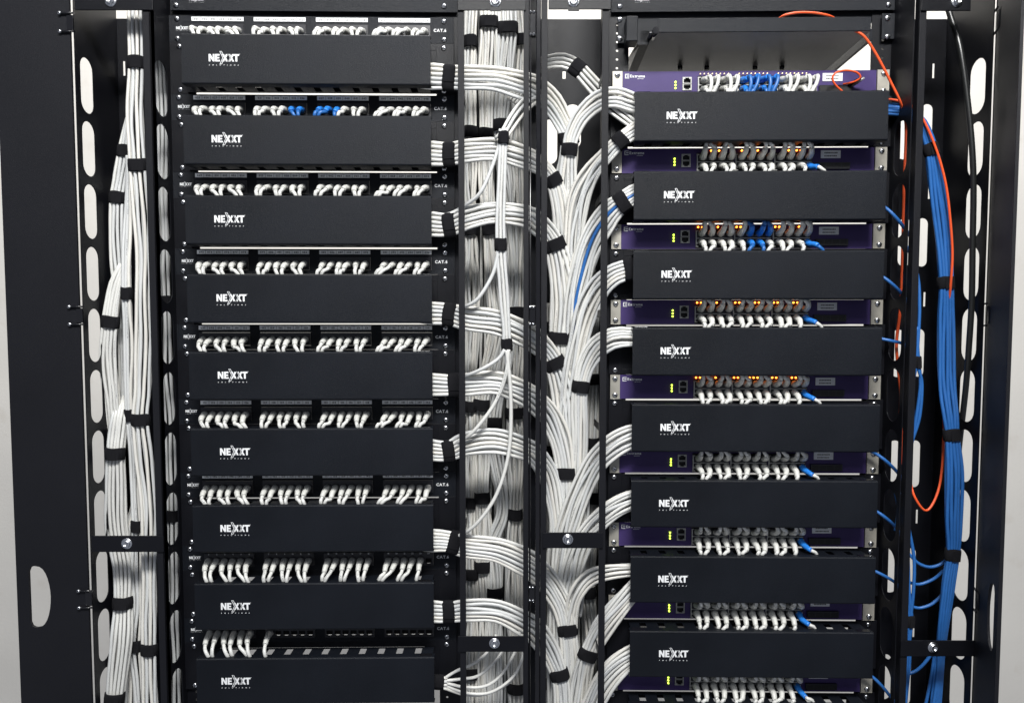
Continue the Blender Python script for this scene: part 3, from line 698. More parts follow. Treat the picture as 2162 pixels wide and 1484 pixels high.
# centre ducts
bc = Vector((vx(1040), 0, ZB)); dc = thing('vertical_cable_duct', 'black cable duct just right of the left rack, packed with white cables', 'cable duct', bc, 0, 'vertical cable ducts')
lip(dc, vx(969), vx(982), bc, retside=-1); lip(dc, vx(1105), vx(1116), bc, retside=1)
backplate(dc, P(972, 742, 0.15).x, P(1112, 742, 0.15).x, 0.15, ZT, bc)
bracket(dc, 966, 1110, -16, 22, (1046, 4), bc, tab='down'); bracket(dc, 967, 1107, 1343, 1375.5, (1044, 1357), bc)
bd = Vector((vx(1210), 0, ZB)); dd = thing('vertical_cable_duct', 'black cable duct just left of the right rack, cables curving through it', 'cable duct', bd, 0, 'vertical cable ducts')
lip(dd, vx(1142), vx(1154.5), bd, retside=-1); lip(dd, vx(1267), vx(1281), bd, retside=1)
hs = []
for px, py, w_, h_ in ((1160, 300, 0.030, 0.085), (1209, 268, 0.032, 0.085)):
    q = P(px, py, 0.13); hs.append(stadium(q.x, q.z, w_, h_))
backplate(dd, P(1135, 742, 0.13).x, P(1272, 742, 0.13).x, 0.13, P(1200, 41, 0.13).z, bd, hs+slits([1191], [159], 0.13, 0.006, 0.014))
m = MB(); x_ = P(1275, 742, 0.10).x
m.box(x_-bd.x, x_+0.0015-bd.x, 0.03, 0.1285, 0, ZT-ZB); m.build('side_wall', 'frame', dd)
bracket(dd, 1158, 1290, -16, 20, (1211, 4), bd, tab='down'); bracket(dd, 1146, 1273, 1124, 1157, (1199, 1138), bd)
# rungs joining the lips to the frame behind (out of sight behind each lip)
for t_, pxs, bb in ((dc, (975, 1111), bc), (dd, (1148, 1274), bd)):
    for px in pxs:
        for k in range(9):
            z = 0.62-k*0.195; m = MB(); m.box(vx(px)-0.0035-bb.x, vx(px)-0.002-bb.x, FY+0.003, 0.0295 if px == 1274 else (0.129 if t_ is dd else 0.149), z-ZB-0.006, z-ZB+0.006)
            m.build('rung', 'frame', t_)
# door hinge column between the two centre ducts
bh = Vector((vx(1129), FY, ZB)); hd = thing('hinge_post', 'narrow glossy black hinge post between the two middle cable ducts', 'hinge post', bh)
m = MB(); m.box(vx(1131)-bh.x, vx(1142)-0.0008-bh.x, 0.002, 0.0125, 0, ZT-ZB); m.build('post', 'gloss', hd, bevel=0.0012)
m = MB(); xx = vx(1119.5)-bh.x; m.tube([Vector((xx, 0.008, 0)), Vector((xx, 0.008, ZT-ZB))], 0.0016, 10); m.build('hinge_rod', 'gloss', hd)
for (y0, y1) in ((645, 688), (1237, 1272), (20, 75)):
    z0, z1 = P(1124, y1, FY).z-ZB, P(1124, y0, FY).z-ZB
    m = MB(); m.box(vx(1117.5)-bh.x, vx(1130.5)-bh.x, 0.0035, 0.0115, z0, z1); h_ = m.build('hinge', 'gloss', hd, bevel=0.001)
    for zz in (z0+0.003, z1-0.003):
        for px in (1119, 1126): screw(h_, vx(px)-bh.x, 0.0034, zz, 0.0022, 'hinge_screw')
m = MB(); m.box(vx(1116)-bh.x, vx(1142)-bh.x, 0.085, 0.087, 0, ZT-ZB); m.build('backing', 'frame', hd)

# doors
xd0, xd1 = vx(22), vx(174.5)
bdoor = Vector((xd1, FY, ZB)); dlo = thing('duct_door', 'tall flat black duct door swung open at the far left, half-moon handle hole', 'door', bdoor); dlo['kind'] = 'thing'
def dhole(cx, cz, w_, h_, flip=1):
    pts = []; n = 14
    r = 0.007
    pts.append((cx-flip*(w_/2), cz+h_/2-r*1.4)); pts.append((cx-flip*(w_/2-r*.4), cz+h_/2-r*.4)); pts.append((cx-flip*(w_/2-r), cz+h_/2-r*.05))
    for i in range(n+1):
        a = math.pi/2 - math.pi*i/n
        c_, s_ = math.cos(a), math.sin(a); pts.append((cx-flip*(w_/2-r*1.5) + flip*(w_-r*1.5)*(abs(c_)**0.75 if c_ > 0 else 0), cz+(h_/2)*(1 if s_ > 0 else -1)*abs(s_)**1.1))
    pts.append((cx-flip*(w_/2-r), cz-h_/2+r*.05)); pts.append((cx-flip*(w_/2-r*.4), cz-h_/2+r*.4)); pts.append((cx-flip*(w_/2), cz-h_/2+r*1.4))
    return pts
hq = P(86.5, 1258.5, FY-0.004)
m = MB(); m.plate([(xd0-xd1, 0), (0, 0), (0, ZT-ZB), (xd0-xd1, ZT-ZB)], [dhole(hq.x-xd1, hq.z-ZB, 0.036, 0.106)], lambda u, v, d: (u, -0.006+d, v), 0.004); m.build('panel', 'door', dlo, bevel=0.0008)
m = MB(); m.box(xd0-xd1-0.0001, xd0-xd1+0.0022, -0.0015, 0.014, 0, ZT-ZB); m.build('edge_fold', 'door', dlo)
for (ya, yb, px) in ((35, 70, 152), (650, 683, 171), (1243, 1278, 189)):
    pa, pb = P(px, ya, FY), P(px, yb, FY); cz = (pa.z+pb.z)/2-ZB
    m = MB(); m.box(-0.0045, 0.0062, -0.0075, -0.0061, cz-0.012, cz+0.012); h_ = m.build('hinge', 'gloss', dlo, bevel=0.0005)
    for s in (1, -1):
        m = MB(); m.tube([Vector((-0.0135, -0.0092, cz+s*0.0145)), Vector((-0.0055, -0.0092, cz+s*0.0145)), Vector((0.009, -0.0085, cz+s*0.0145))], 0.0016, 8); m.build('hinge_pin', 'gloss', h_)
        screw(h_, -0.0145, -0.0088, cz+s*0.0145, 0.0030, 'hinge_screw')
hx, fx_ = vx(2079), P(2128, 742, FY-0.122).x
ba = math.atan2(-0.122, fx_-hx); bdr = Vector((hx, FY, ZB)); dro = thing('duct_door', 'tall black duct door swung towards the viewer at the far right, narrow handle hole', 'door', bdr, ba); dro['kind'] = 'thing'
Ld = math.hypot(0.122, fx_-hx); hz = P(2090, 1299, FY-0.085).z
m = MB(); m.plate([(0, 0), (Ld, 0), (Ld, ZT-ZB), (0, ZT-ZB)], [dhole(Ld*0.685, hz-ZB, 0.036, 0.106, -1)], lambda u, v, d: (u, d, v), 0.004); m.build('panel', 'door', dro, bevel=0.0008)
for (ya, yb, px) in ((28, 72, 2100), (641, 688, 2078), (1240, 1284, 2053)):
    cz = P(px, (ya+yb)/2, FY).z-ZB
    m = MB(); m.box(0.001, 0.022, -0.0018, -0.0003, cz-0.014, cz+0.014); h_ = m.build('hinge', 'gloss', dro, bevel=0.0004)
    for s in (1, -1):
        m = MB(); m.tube([Vector((0.002, -0.0035, cz+s*0.018)), Vector((0.020, -0.0035, cz+s*0.018))], 0.0017, 8); m.build('hinge_pin', 'gloss', h_)

# ------------------------------------------------------------------ cable bundles
CR = 0.0028
def strap(parent, base, c, T, lat, dep, a, b_, L=0.021):
    m = MB(); n = 28; rings = []
    e = 2.6
    def ring(off, k):
        out = []
        for j in range(n):
            q = 2*math.pi*j/n; cc, ss = math.cos(q), math.sin(q)
            x = (a+k)*math.copysign(abs(cc)**(2/e), cc); y = (b_+k)*math.copysign(abs(ss)**(2/e), ss)
            out.append(c-base+lat*x+dep*y+T*(off+0.0006*math.sin(3*q+c.z*90)))
        return out
    h = L/2
    rings = [ring(-h, -0.0012), ring(-h, 0.0002), ring(-h+0.001, 0.0010), ring(0, 0.0014), ring(h-0.001, 0.0010), ring(h, 0.0002), ring(h, -0.0012)]
    m.quad_grid(rings, True, True)
    # loose tab end of the strap, lying on the front
    tp = [(-0.3*a, 0.0), (0.55*a, 0.0)]
    k = []
    for off in (-h+0.0015, h-0.0015):
        k.append([c-base+lat*(u*1.0)+dep*(-(b_)*math.sqrt(max(0.0, 1-(abs(u)/(a+0.002))**e))-0.0024)+T*(off+0.0012) for u in [a*(-0.85+1.3*i/8) for i in range(9)]])
    m.quad_grid(k, False, True)
    m.build('strap', 'velcro', parent)
def bundle(label, pts, n, layers=2, straps=(), cab='wcable', r=CR, group=None, blues=(), wob=1.0, cat='cable bundle', slen=0.021, name='cable_bundle', oranges=()):
    """pts: (px, py, depth, width in px); each jacket is a part, each strap a part; straps: list of (px, py)"""
    W = []
    for (px, py, Y, wd) in pts:
        p = P(px, py, Y); W.append((p, wd*(Y-CAMY)/F))
    path = smooth(W, 0.010 if n > 1 else 0.0045); base = path[0][0].copy()
    t = thing(name, label, cat, base, 0, group)
    C0 = [q[0] for q in path]; WD = [q[1] for q in path]; N = len(C0)
    T = [(C0[min(i+1, N-1)]-C0[max(i-1, 0)]).normalized() for i in range(N)]
    LAT = []
    for i in range(N):
        l = Vector((T[i].z, 0, -T[i].x)); 
        if l.length < 1e-4: l = Vector((1, 0, 0))
        LAT.append(l.normalized())
    DEP = [LAT[i].cross(T[i]).normalized() for i in range(N)]
    for i in range(N):
        if DEP[i].y < 0: DEP[i] = -DEP[i]
    si = []
    for (px, py) in straps:
        best = min(range(N), key=lambda i: (C0[i]-P(px, py, C0[i].y)).length); si.append(best)
    seq = []
    for ly in range(layers):
        nn = n if ly % 2 == 0 else max(1, n-1)
        for k in range(nn): seq.append((ly, (0 if nn == 1 else (k/(nn-1)*2-1)*(1 if ly % 2 == 0 else (n-1.6)/max(1, n-1)))))
    for idx, (ly, u) in enumerate(seq):
        ph, am, fr = rnd.random()*6.3, (0.4+rnd.random()*0.9)*0.0011*wob, 18+rnd.random()*26
        ph2 = rnd.random()*6.3; sw = rnd.random()
        line = []
        s_ = 0
        for i in range(N):
            if i: s_ += (C0[i]-C0[i-1]).length
            sq = 1.0
            for k in si: sq = min(sq, abs(i-k)/6.0)
            half = max(WD[i]/2-r, 0.0); uu = u*half + am*math.sin(s_*fr+ph)*sq*min(1, half/0.004+0.3)
            d = (-1 if ly == 0 else 1)*(0.62 if layers > 1 else 0.0)*r*2*(1-0.35*u*u) + (ly-1)*0.9*r*2*(ly > 1)
            d += am*0.8*math.cos(s_*fr*0.8+ph2)*sq
            line.append(C0[i]-base+LAT[i]*uu+DEP[i]*d)
        m = MB(); m.tube(line, r, 8, (True, True), uv=True, ph=rnd.random())
        mat = cab if cab not in ('wcable', 'gcable') else rnd.choice(['wcable', 'wcable', 'wcable2', 'wcable3'])
        if idx in blues: mat = 'bcable'
        if idx in oranges: mat = 'orange'
        m.build('cable', mat, t)
    for k in si:
        lo, hi = max(0, k-2), min(N-1, k+2); a = WD[k]/2+0.0006
        strap(t, base, C0[k], T[k], LAT[k], DEP[k], a, r*(2.5 if layers > 1 else 1.3)+(layers > 2)*r*1.8, slen)
    return t
GV = 'upright white bundles in the duct beside the left rack'
# background uprights of the first centre duct
bundle('white upright bundle, leftmost in the duct beside the left rack', [(994,-40,.085,28),(993,90,.080,26),(993,280,.085,26),(993,400,.088,27),(994,486,.085,26),(996,600,.085,29),(995,700,.088,30),(995,858,.085,27),(993,1060,.085,25),(995,1210,.085,27),(995,1360,.086,28),(994,1520,.085,28)], 4, 3, [(995,87),(997,281),(998,486),(998,853),(996,1062),(998,1214),(996,1413)], group=GV, cab='gcable', r=0.0027, wob=2.3)
bundle('white upright bundle under the highest strap beside the left rack', [(1030,-40,.075,42),(1032,50,.060,36),(1030,150,.07,38),(1026,284,.085,28),(1026,400,.088,30),(1034,486,.085,29),(1042,600,.088,31),(1048,700,.09,34),(1030,790,.09,34),(1016,855,.080,32),(1016,960,.085,32),(1018,1050,.080,30),(1022,1120,.085,32),(1018,1195,.085,30),(1020,1290,.085,34),(1020,1520,.085,34)], 5, 3, [(1032,49),(1028,285),(1032,486),(1016,852),(1018,1048),(1019,1190)], group=GV, cab='gcable', r=0.0027, wob=2.3)
bundle('white upright bundle third across in the duct beside the left rack', [(1066,-40,.075,42),(1072,62,.060,40),(1066,150,.07,36),(1058,265,.085,30),(1068,400,.09,30),(1076,500,.09,32),(1080,640,.09,32),(1064,760,.09,36),(1042,880,.088,34),(1050,980,.088,30),(1062,1080,.085,26),(1040,1150,.088,30),(1044,1250,.088,34),(1044,1520,.088,34)], 5, 3, [(1072,62),(1058,264),(1042,890),(1040,1242)], group=GV, cab='gcable', r=0.0027, wob=2.3)
bundle('white upright bundle, rightmost in the duct beside the left rack', [(1092,-40,.095,32),(1100,88,.085,30),(1095,200,.09,30),(1096,400,.095,32),(1098,520,.095,34),(1092,660,.09,32),(1092,740,.095,32),(1086,860,.085,36),(1090,960,.09,32),(1088,1085,.085,28),(1086,1200,.09,34),(1090,1450,.088,34),(1090,1520,.09,32)], 4, 3, [(1100,88),(1092,660),(1086,870),(1088,1085),(1092,1450)], group=GV, cab='gcable', r=0.0027, wob=2.3)
bundle('greyish cables seen deepest in the duct beside the left rack', [(1060,-40,.13,100),(1062,400,.13,96),(1060,800,.13,96),(1052,1520,.13,104)], 12, 1, [], cab='gcable')
# bundles leaving the left covers, over the duct and down the second one
GH = 'white bundles leaving the left rack covers'
def hb(i, label, ent, mid, tail, n, straps, **kw):
    y0, w0 = ent
    pts = [(880, y0, -0.022, w0*0.8), (914, y0, -0.024, w0), (948, y0+2, -0.026, w0*0.92)] + mid + tail
    return bundle(label, pts, n, 2, straps, group=GH, r=0.0031, wob=1.6, **kw)
hb(0, 'white bundle leaving the topmost left cover, two straps', (163, 54), [(985,166,-.026,52),(1050,168,-.026,54),(1108,183,-.024,56)], [(1132,192,-.016,54),(1165,220,.0,50),(1190,262,.01,42),(1201,292,.012,38),(1200,340,.02,40),(1185,430,.03,44),(1190,560,.04,44),(1195,700,.05,44)], 6, [(947,171),(1202,290)])
hb(1, 'white bundle leaving the second left cover', (325, 52), [(985,320,-.026,50),(1050,318,-.026,48),(1108,334,-.022,46)], [(1132,345,-.014,40),(1162,372,.0,34),(1180,420,.006,40),(1193,520,.02,46),(1200,640,.03,46),(1210,800,.04,46)], 6, [(951,330),(1166,378)], blues=(10,))
hb(2, 'white bundle leaving the third left cover, its strap leaning', (474, 52), [(985,462,-.026,50),(1045,450,-.028,48),(1108,456,-.022,46)], [(1132,470,-.014,46),(1164,506,.0,44),(1182,560,.004,54),(1190,630,.006,56),(1184,700,.008,50),(1182,740,.012,44),(1190,830,.03,46),(1200,960,.04,50)], 6, [(949,474),(1170,522),(1180,718)])
hb(3, 'white bundle leaving the fourth left cover', (662, 50), [(985,672,-.026,52),(1050,680,-.028,54),(1108,706,-.022,54)], [(1132,722,-.014,50),(1165,758,.0,44),(1188,820,.004,54),(1200,920,.010,50),(1208,1020,.03,48),(1200,1200,.04,50)], 6, [(951,668),(1173,772)])
hb(4, 'white bundle leaving the fifth left cover', (811, 50), [(985,812,-.026,50),(1050,810,-.028,50),(1108,830,-.022,54)], [(1132,846,-.014,52),(1160,878,-.002,50),(1182,930,.002,46),(1192,985,.004,42),(1192,1030,.006,40),(1195,1120,.012,46),(1195,1300,.03,46)], 6, [(954,812),(1192,1003)])
hb(5, 'white bundle leaving the sixth left cover, its strap leaning', (950, 48), [(985,936,-.026,52),(1045,930,-.028,52),(1108,948,-.022,52)], [(1132,962,-.014,50),(1158,1000,.0,44),(1172,1060,.002,40),(1178,1130,.004,42),(1175,1250,.02,44),(1185,1500,.03,46)], 6, [(942,948)])
hb(6, 'white bundle leaving the seventh left cover', (1140, 50), [(985,1152,-.026,54),(1050,1160,-.028,58),(1108,1186,-.022,60)], [(1132,1202,-.014,56),(1162,1232,-.002,52),(1186,1275,.002,46),(1196,1315,.004,42),(1200,1345,.006,40),(1206,1420,.012,48),(1208,1520,.02,50)], 7, [(954,1152),(1195,1330)])
hb(7, 'white bundle leaving the eighth left cover', (1289, 50), [(985,1287,-.026,50),(1050,1290,-.028,54),(1108,1316,-.022,58)], [(1132,1332,-.014,54),(1158,1368,-.002,46),(1176,1410,.002,40),(1184,1440,.004,38),(1188,1520,.008,42)], 6, [(943,1291),(1181,1427)])
# bottom left: loose fan
t9 = bundle('few white cables strapped at the edge of the ninth left cover', [(890,1438,-.024,24),(914,1438,-.026,26),(926,1439,-.027,28),(945,1440,-.028,30)], 4, 2, [(926,1438)], group=GH)
GF = 'loose white cables fanning from the ninth left cover'
for k, pl in enumerate([[(940,1430),(965,1415),(1000,1400),(1030,1375),(1048,1340)], [(940,1436),(975,1432),(1010,1425),(1050,1390),(1075,1345)], [(940,1441),(985,1450),(1030,1445),(1065,1415),(1092,1365),(1098,1330)], [(940,1447),(985,1462),(1035,1460),(1080,1430),(1102,1390),(1108,1340)], [(940,1452),(985,1466),(1030,1463),(1075,1440),(1100,1400),(1110,1345)]]):
    lab = ['highest loose white cable fanning up from the ninth left cover', 'second highest loose white cable fanning from the ninth left cover', 'middle loose white cable curving from the ninth left cover', 'second lowest loose white cable curving from the ninth left cover', 'lowest loose white cable sagging from the ninth left cover'][k]
    bundle(lab, [(x, y, -.030+.006*k*(j > 0)*0.5, 6) for j, (x, y) in enumerate(pl)], 1, 1, group=GF, cat='cable', name='loose_cable')
# arch over the top and the tied hanging cords
bundle('white cables arching over the top of the duct beside the right rack', [(1052,300,-.040,26),(1066,282,-.045,24),(1085,250,-.040,26),(1108,222,-.030,28),(1132,206,-.018,26),(1160,200,.02,20)], 3, 1, [], group=None)
bundle('white strapped bundle arching into the topmost right cover', [(1080,215,.045,26),(1108,172,.04,28),(1132,144,.025,30),(1158,133,.01,30),(1190,130,.0,32),(1218,144,-.004,32),(1250,178,-.006,34),(1285,215,-.010,36),(1318,243,-.016,34),(1352,270,-.02,30)], 4, 2, [(1219,144)], wob=0.7)
GD = 'thin white cables hanging from the knot beside the left rack'
bundle('thin white bunch hanging from the black knot beside the left rack', [(1063,276,-.048,22),(1063,292,-.050,18),(1058,400,-.048,20),(1057,517,-.046,22),(1062,600,-.044,22),(1069,690,-.042,18),(1070,728,-.040,20),(1074,790,-.040,8)], 3, 2, [(1064,287),(1057,517),(1070,728)], group=GD, wob=0.6)
for lab, pl in (('single white cable curling left from the knot to the second left cover', [(1058,296),(1040,350),(1015,405),(985,432),(950,452)]),
                ('single white cable curling left from the middle strap to the fourth left cover', [(1052,530),(1040,580),(1010,630),(980,648),(950,655)]),
                ('short white cable curling left from the lowest strap to the fifth left cover', [(1066,738),(1052,758),(1020,778),(985,792),(950,798)]),
                ('long white cable sweeping left to the sixth left cover', [(1074,738),(1068,790),(1045,850),(1005,905),(975,930),(950,936)]),
                ('longest white cable hanging down to the seventh left cover', [(1070,740),(1078,830),(1075,950),(1050,1040),(1010,1100),(975,1128),(950,1134)])):
    bundle(lab, [(x, y, (-.048 if x > 986 else (-.036 if x > 960 else -.018)), 7.5) for x, y in pl]+[(920, pl[-1][1]+4, -.014, 7.5)], 1, 1, group=GD, cat='cable', name='loose_cable', r=0.0033)
# bundles of the second centre duct running into the right covers
GR = 'white bundles entering the right rack covers'
bundle('white bundle curving out of the topmost right cover', [(1375,226,-.022,36),(1340,220,-.024,42),(1300,208,-.024,44),(1262,216,-.02,42),(1225,250,-.012,36),(1206,290,-.006,32),(1202,316,-.004,30),(1198,370,.004,38),(1196,460,.012,44),(1200,600,.03,44),(1200,760,.05,44)], 5, 2, [(1203,311)], group=GR, r=0.0030, wob=1.8)
bundle('white bundle strapped under the topmost right cover corner', [(1370,262,-.022,32),(1340,276,-.024,34),(1310,298,-.026,32),(1282,326,-.018,36),(1245,372,-.010,40),(1220,430,-.004,44),(1208,520,.004,44),(1206,640,.014,42),(1200,800,.03,44)], 5, 2, [(1311,298)], group=GR, r=0.0030, wob=1.8)
bundle('white and blue bundle strapped beside the second right cover', [(1365,402,-.022,36),(1338,412,-.024,42),(1314,428,-.026,42),(1285,452,-.018,52),(1250,506,-.010,56),(1228,572,-.004,52),(1214,650,.002,44),(1210,760,.012,44),(1208,900,.03,44)], 7, 2, [(1315,427)], group=GR, r=0.0030, wob=1.8, blues=(3,))
bundle('white bundle entering the third right cover, one cable blue', [(1360,568,-.022,36),(1330,570,-.024,44),(1300,578,-.022,46),(1268,604,-.016,50),(1240,655,-.010,52),(1222,720,-.006,46),(1208,800,.0,44),(1196,930,.012,46),(1190,1060,.03,44)], 6, 2, [(1326,570)], group=GR, r=0.0030, wob=1.8, blues=(6,))
bundle('white bundle entering the fourth right cover', [(1360,714,-.022,36),(1330,711,-.024,44),(1295,713,-.022,46),(1262,732,-.016,46),(1238,770,-.010,40),(1226,816,-.006,34),(1222,870,.0,36),(1224,980,.006,38),(1222,1120,.012,40),(1210,1300,.03,40)], 6, 2, [(1227,818)], group=GR, r=0.0030, wob=1.8)
bundle('white bundle entering the fifth right cover', [(1360,915,-.022,44),(1330,922,-.024,50),(1295,940,-.022,52),(1258,975,-.016,52),(1228,1030,-.010,50),(1205,1090,-.006,48),(1190,1160,.0,48),(1180,1300,.012,46),(1176,1520,.03,46)], 6, 2, [], group=GR, r=0.0030, wob=1.8)
bundle('white bundle entering the sixth right cover', [(1360,1050,-.022,40),(1330,1058,-.024,46),(1295,1074,-.022,48),(1258,1102,-.016,48),(1230,1140,-.010,44),(1210,1200,.0,44),(1196,1290,.012,44),(1190,1420,.02,44),(1190,1520,.03,44)], 6, 2, [], group=GR, r=0.0030, wob=1.8)
bundle('thin white bundle entering the seventh right cover', [(1360,1202,-.022,28),(1330,1203,-.024,30),(1290,1206,-.022,32),(1250,1216,-.016,34),(1222,1244,-.010,34),(1206,1290,.0,34),(1200,1400,.012,34),(1200,1520,.02,34)], 4, 2, [], group=GR, r=0.0030, wob=1.8)
bundle('white bundle slanting out below the seventh right cover, strap low', [(1360,1222,-.020,40),(1330,1252,-.024,44),(1298,1290,-.022,46),(1268,1330,-.016,46),(1246,1372,-.012,40),(1238,1390,-.010,38),(1228,1440,.0,42),(1222,1520,.008,44)], 6, 2, [(1242,1381)], group=GR, r=0.0030, wob=1.8)
bundle('white bundle entering the eighth right cover', [(1360,1372,-.022,46),(1330,1388,-.024,52),(1298,1412,-.022,54),(1268,1448,-.016,52),(1244,1500,-.010,48),(1232,1540,-.006,46)], 7, 2, [], group=GR, r=0.0030, wob=1.8)
bundle('white cables slanting in front of the ninth right cover corner', [(1360,1520,-.022,46),(1330,1540,-.024,48),(1290,1580,-.022,50)], 5, 2, [], group=GR, r=0.0030, wob=1.8)
GQ = 'deep upright bundles in the duct beside the right rack'
bundle('deep upright white bundle at the right of the duct beside the right rack', [(1238,520,.07,30),(1250,640,.07,34),(1258,720,.07,34),(1256,800,.07,30),(1250,935,.07,30),(1254,1050,.07,30),(1244,1150,.07,34),(1242,1248,.07,30),(1256,1400,.07,34),(1258,1520,.07,34)], 4, 3, [(1256,800),(1250,932),(1254,1048),(1243,1248)], group=GQ, cab='gcable')
bundle('deep upright white bundle at the left of the duct beside the right rack', [(1158,640,.07,30),(1160,760,.07,32),(1160,900,.07,32),(1162,1100,.07,32),(1162,1300,.07,32),(1160,1440,.07,32),(1158,1520,.07,32)], 4, 2, [(1158,690),(1158,955),(1158,1443)], group=GQ, cab='gcable')
bundle('broad deep layer of white cables in the duct beside the right rack', [(1196,420,.09,40),(1200,520,.09,70),(1206,700,.095,90),(1210,900,.095,110),(1210,1520,.095,118)], 14, 1, [], group=GQ, cab='gcable')
# left outer duct
GLF = 'white bundles in the left outer duct'
bundle('bright white bundle nearest the rack in the left outer duct', [(287,-40,-.035,32),(287,60,-.035,32),(288,133,-.035,32),(286,230,-.033,36),(291,350,-.035,36),(300,450,-.033,38),(304,540,-.033,34),(304,620,-.035,34),(304,720,-.033,38),(302,820,-.033,36),(297,886,-.035,36),(306,970,-.033,40),(315,1080,-.033,36),(316,1200,-.033,32),(315,1370,-.035,32),(319,1520,-.033,36)], 4, 2, [(288,133),(291,349),(297,888),(315,1373)], group=GLF)
bundle('white bundle crossing behind the nearest one in the left outer duct', [(274,330,-.015,14),(272,450,-.018,18),(268,540,-.022,18),(268,620,-.026,20),(272,720,-.020,20),(274,862,-.012,18),(284,960,-.010,20),(288,1060,-.010,22),(290,1110,-.010,22),(290,1200,-.008,24),(292,1280,-.008,22),(285,1362,-.010,28),(294,1440,-.008,22),(298,1520,-.008,22)], 3, 2, [(269,613),(274,872),(289,1112),(285,1360)], group=GLF, cab='gcable')
bundle('shaded bundle upper left in the left outer duct', [(272,250,.015,14),(264,320,.012,28),(254,380,.010,28),(248,418,.008,30),(246,480,.005,32),(250,560,.005,30),(258,640,.008,26),(262,760,.010,22),(262,840,.010,20)], 4, 2, [(263,322),(248,420)], group=GLF, cab='gcable')
bundle('white bundle swelling outwards in the middle of the left outer duct', [(262,560,-.004,20),(246,600,-.012,30),(236,650,-.018,32),(233,680,-.020,34),(228,750,-.018,36),(236,840,-.014,34),(240,905,-.008,32),(236,960,.002,28)], 5, 2, [(234,676),(234,918)], group=GLF)
bundle('white bundle running down the outer side of the left outer duct', [(280,760,.045,10),(270,815,.025,18),(254,870,-.012,30),(246,920,-.020,34),(243,957,-.024,34),(242,1020,-.022,40),(244,1110,-.018,42),(258,1200,-.016,40),(259,1272,-.020,36),(255,1340,-.032,42),(247,1420,-.034,40),(242,1472,-.034,36),(238,1520,-.034,34)], 5, 3, [(243,957),(258,1273),(240,1478)], group=GLF)
bundle('white cables low in the left outer duct beside the tie bracket', [(290,1030,.03,8),(280,1080,.015,14),(266,1130,-.002,20),(272,1220,-.002,34),(276,1300,.0,28),(272,1400,-.004,34),(272,1520,-.004,36)], 4, 2, [], group=GLF, cab='gcable')
bundle('white bundle seen through the inner slots of the left outer duct', [(322,-40,.02,30),(334,120,.02,30),(340,230,.018,30),(340,420,.018,30),(344,600,.018,32),(348,780,.02,34),(356,900,.02,34),(360,1100,.02,34),(362,1300,.02,34),(368,1520,.02,34)], 4, 2, [(344,640),(358,1085)], group=GLF)
# blue side
bundle('thick blue bundle hanging down the right outer duct', [(1860,232,-.022,22),(1885,232,-.024,24),(1915,238,-.028,22),(1945,262,-.026,22),(1962,305,-.024,26),(1968,330,-.024,28),(1978,400,-.020,34),(1990,490,-.018,36),(1997,597,-.020,30),(1997,680,-.018,34),(1998,800,-.024,38),(2006,880,-.034,34),(2009,918,-.036,30),(2014,1000,-.040,38),(2014,1100,-.040,36),(2011,1170,-.034,28),(2000,1240,-.036,28),(1990,1330,-.030,22),(1984,1400,-.012,18),(1972,1520,-.012,22)], 5, 2, [(1967,322),(1997,597),(2008,917),(2011,1170)], cab='bcable', r=0.0030)
def single(label, pl, r=0.0028, mat='bcable', group='single blue cables leaving the right covers', Y=-.03):
    return bundle(label, [(q[0], q[1], (q[2] if len(q) > 2 else Y), 7) for q in pl], 1, 1, cab=mat, r=r, group=group, cat='cable', name='loose_cable')
for k, (x, y, dx, dy) in enumerate([(1868,438,46,50),(1861,583,44,40),(1858,714,52,14),(1850,958,44,38),(1848,1078,42,34),(1842,1203,50,28),(1838,1425,46,50)]):
    nm = ['second', 'third', 'fourth', 'fifth', 'sixth', 'seventh', 'eighth'][k]
    single('single blue cable leaving the right end of the %s right cover' % nm, [(x-26, y-12, -.022), (x, y, -.024), (x+dx*.5, y+dy*.42, -.03), (x+dx, y+dy, -.02), (x+dx+20, y+dy+30, .01)])
single('blue pair upper loop behind the right duct lip, outer strand', [(1915,520,.0),(1938,580,.0),(1942,650,-.005),(1936,760,-.008),(1946,810,-.008),(1942,880,-.008),(1926,935,-.004),(1918,990,.0)], group='blue strands tied inside the right outer duct')
tt = bundle('blue strands tied by a small strap inside the right outer duct', [(1932,690,-.006,10),(1937,765,-.008,12),(1936,810,-.008,22),(1932,880,-.006,16),(1924,940,-.002,8)], 2, 1, [(1938,764)], cab='bcable', r=0.0028, group='blue strands tied inside the right outer duct')
single('long blue strand looping low behind the right duct lip', [(1905,1040,.0),(1918,1110,-.004),(1930,1180,-.006),(1928,1250,-.008),(1922,1305,-.008),(1918,1360,-.008),(1914,1430,-.006),(1910,1520,-.004)], group='blue strands tied inside the right outer duct')
bundle('low blue strands with a small strap inside the right outer duct', [(1916,1150,.0,8),(1918,1240,-.006,10),(1922,1311,-.008,14),(1917,1345,-.008,14),(1914,1430,-.006,16),(1908,1520,-.004,12)], 2, 1, [(1922,1311)], cab='bcable', r=0.0028, group='blue strands tied inside the right outer duct')
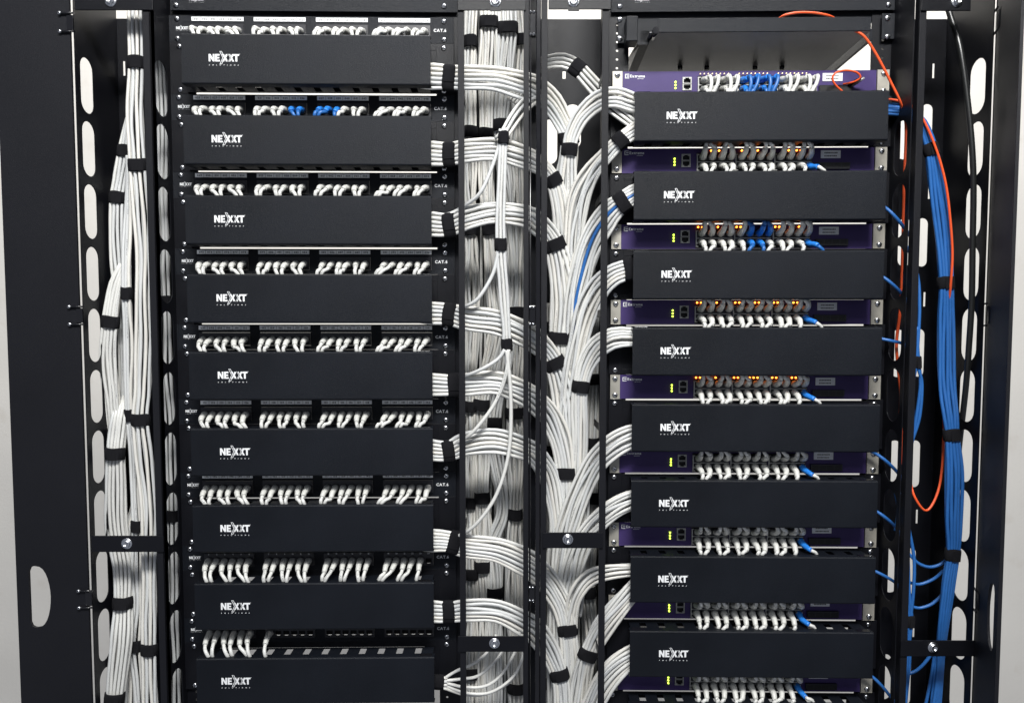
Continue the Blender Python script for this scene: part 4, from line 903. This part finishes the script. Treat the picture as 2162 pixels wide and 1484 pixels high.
for lab, pl in (('upper blue strand sagging across to the thick blue bundle', [(1918,1168,-.002),(1938,1188,-.004),(1962,1196,-.008),(1985,1190,-.010),(2000,1178,-.010)]),
                ('middle blue strand sagging across to the thick blue bundle', [(1918,1228,.004),(1940,1233,.004),(1970,1222,.0),(1994,1202,-.006)]),
                ('lower blue strand sagging across to the thick blue bundle', [(1920,1278,-.004),(1940,1283,-.006),(1966,1275,-.010),(1988,1256,-.012)]),
                ('bottom blue strand crossing below the right tie bracket', [(1912,1424,-.004),(1935,1415,-.006),(1955,1396,-.010),(1972,1372,-.012)]),
                ('blue strand falling straight below the right tie bracket', [(1972,1372,-.010),(1978,1420,-.008),(1976,1520,-.006)]),
                ('blue strand slanting left below the right tie bracket', [(1974,1372,-.008),(1966,1430,-.006),(1948,1520,-.004)]),
                ('short blue strand seen through the inner slots of the right duct', [(1890,1120,.0),(1896,1075,.005),(1890,1040,.01)]),):
    single(lab, pl, group='blue strands crossing in the right outer duct')
single('orange fibre falling from the shelf end to the blue cables', [(1790,60,-.05),(1822,74,-.056),(1848,112,-.054),(1880,175,-.05),(1900,216,-.044),(1910,250,-.02)], r=0.0022, mat='orange', group='orange fibre cables')
single('orange fibre lying over the blue cables at the topmost right cover', [(1860,210,-.030),(1885,211,-.034),(1912,218,-.036),(1938,236,-.034),(1960,275,-.036),(1985,345,-.036),(2002,420,-.036),(2011,520,-.034),(2006,600,-.030),(1996,700,.0),(1990,820,.004),(1992,900,-.002),(1990,985,-.012),(1979,1042,-.02),(1956,1077,-.024),(1931,1048,-.02),(1921,1010,-.008),(1918,960,.0)], r=0.0021, mat='orange', group='orange fibre cables')
single('orange fibre hanging straight down left of the right duct lip', [(1905,225,-.02),(1913,262,-.015),(1910,360,-.014),(1908,440,-.014),(1905,560,-.014),(1902,640,-.014),(1893,720,-.012),(1896,770,-.012),(1902,830,-.012),(1900,880,-.012),(1903,920,-.010),(1906,980,-.004)], r=0.0026, mat='orange', group='orange fibre cables')
single('orange fibre loop lying on top of the shelf', [(1640,44,-.02),(1655,33,-.045),(1685,27,-.05),(1720,28,-.048),(1750,34,-.045),(1765,42,-.03)], r=0.0020, mat='orange', group='orange fibre cables')
single('orange fibre loop plugged into the topmost purple switch', [(1780,178,-.006),(1806,172,-.022),(1817,163,-.028),(1808,153,-.030),(1785,149,-.030),(1763,155,-.030),(1757,168,-.028),(1765,182,-.026),(1780,196,-.024),(1795,210,-.022)], r=0.0017, mat='orange', group='orange fibre cables')
bundle('thick black cable hanging down the far right duct', [(1990,-20,-.01,12),(2008,40,-.025,12),(2028,110,-.04,12),(2045,230,-.05,12),(2055,380,-.055,12),(2052,600,-.055,12),(2046,740,-.050,12),(2034,860,-.025,12),(2024,960,.0,12),(2018,1010,.02,12)], 1, 1, cab='kcable', r=0.0050, cat='cable', name='power_cable')
# plug pair of the fibre loop
fp = thing('fibre_plug', 'black and silver fibre plug standing in the topmost purple switch', 'fibre plug', FR.w(xr(1800, 180), -0.004, FR.pix(1800, 182)[1]), FR.a)
for s in (-1, 1):
    m = MB(); m.tube([Vector((s*0.003-0.006, -0.001, -0.001)), Vector((s*0.003+0.001, -0.010, 0.003)), Vector((s*0.003+0.008, -0.016, 0.007))], [0.0030, 0.0028, 0.0018], 10); m.build('connector', 'clear' if s > 0 else 'gloss', fp)
print('objects', len(bpy.data.objects))
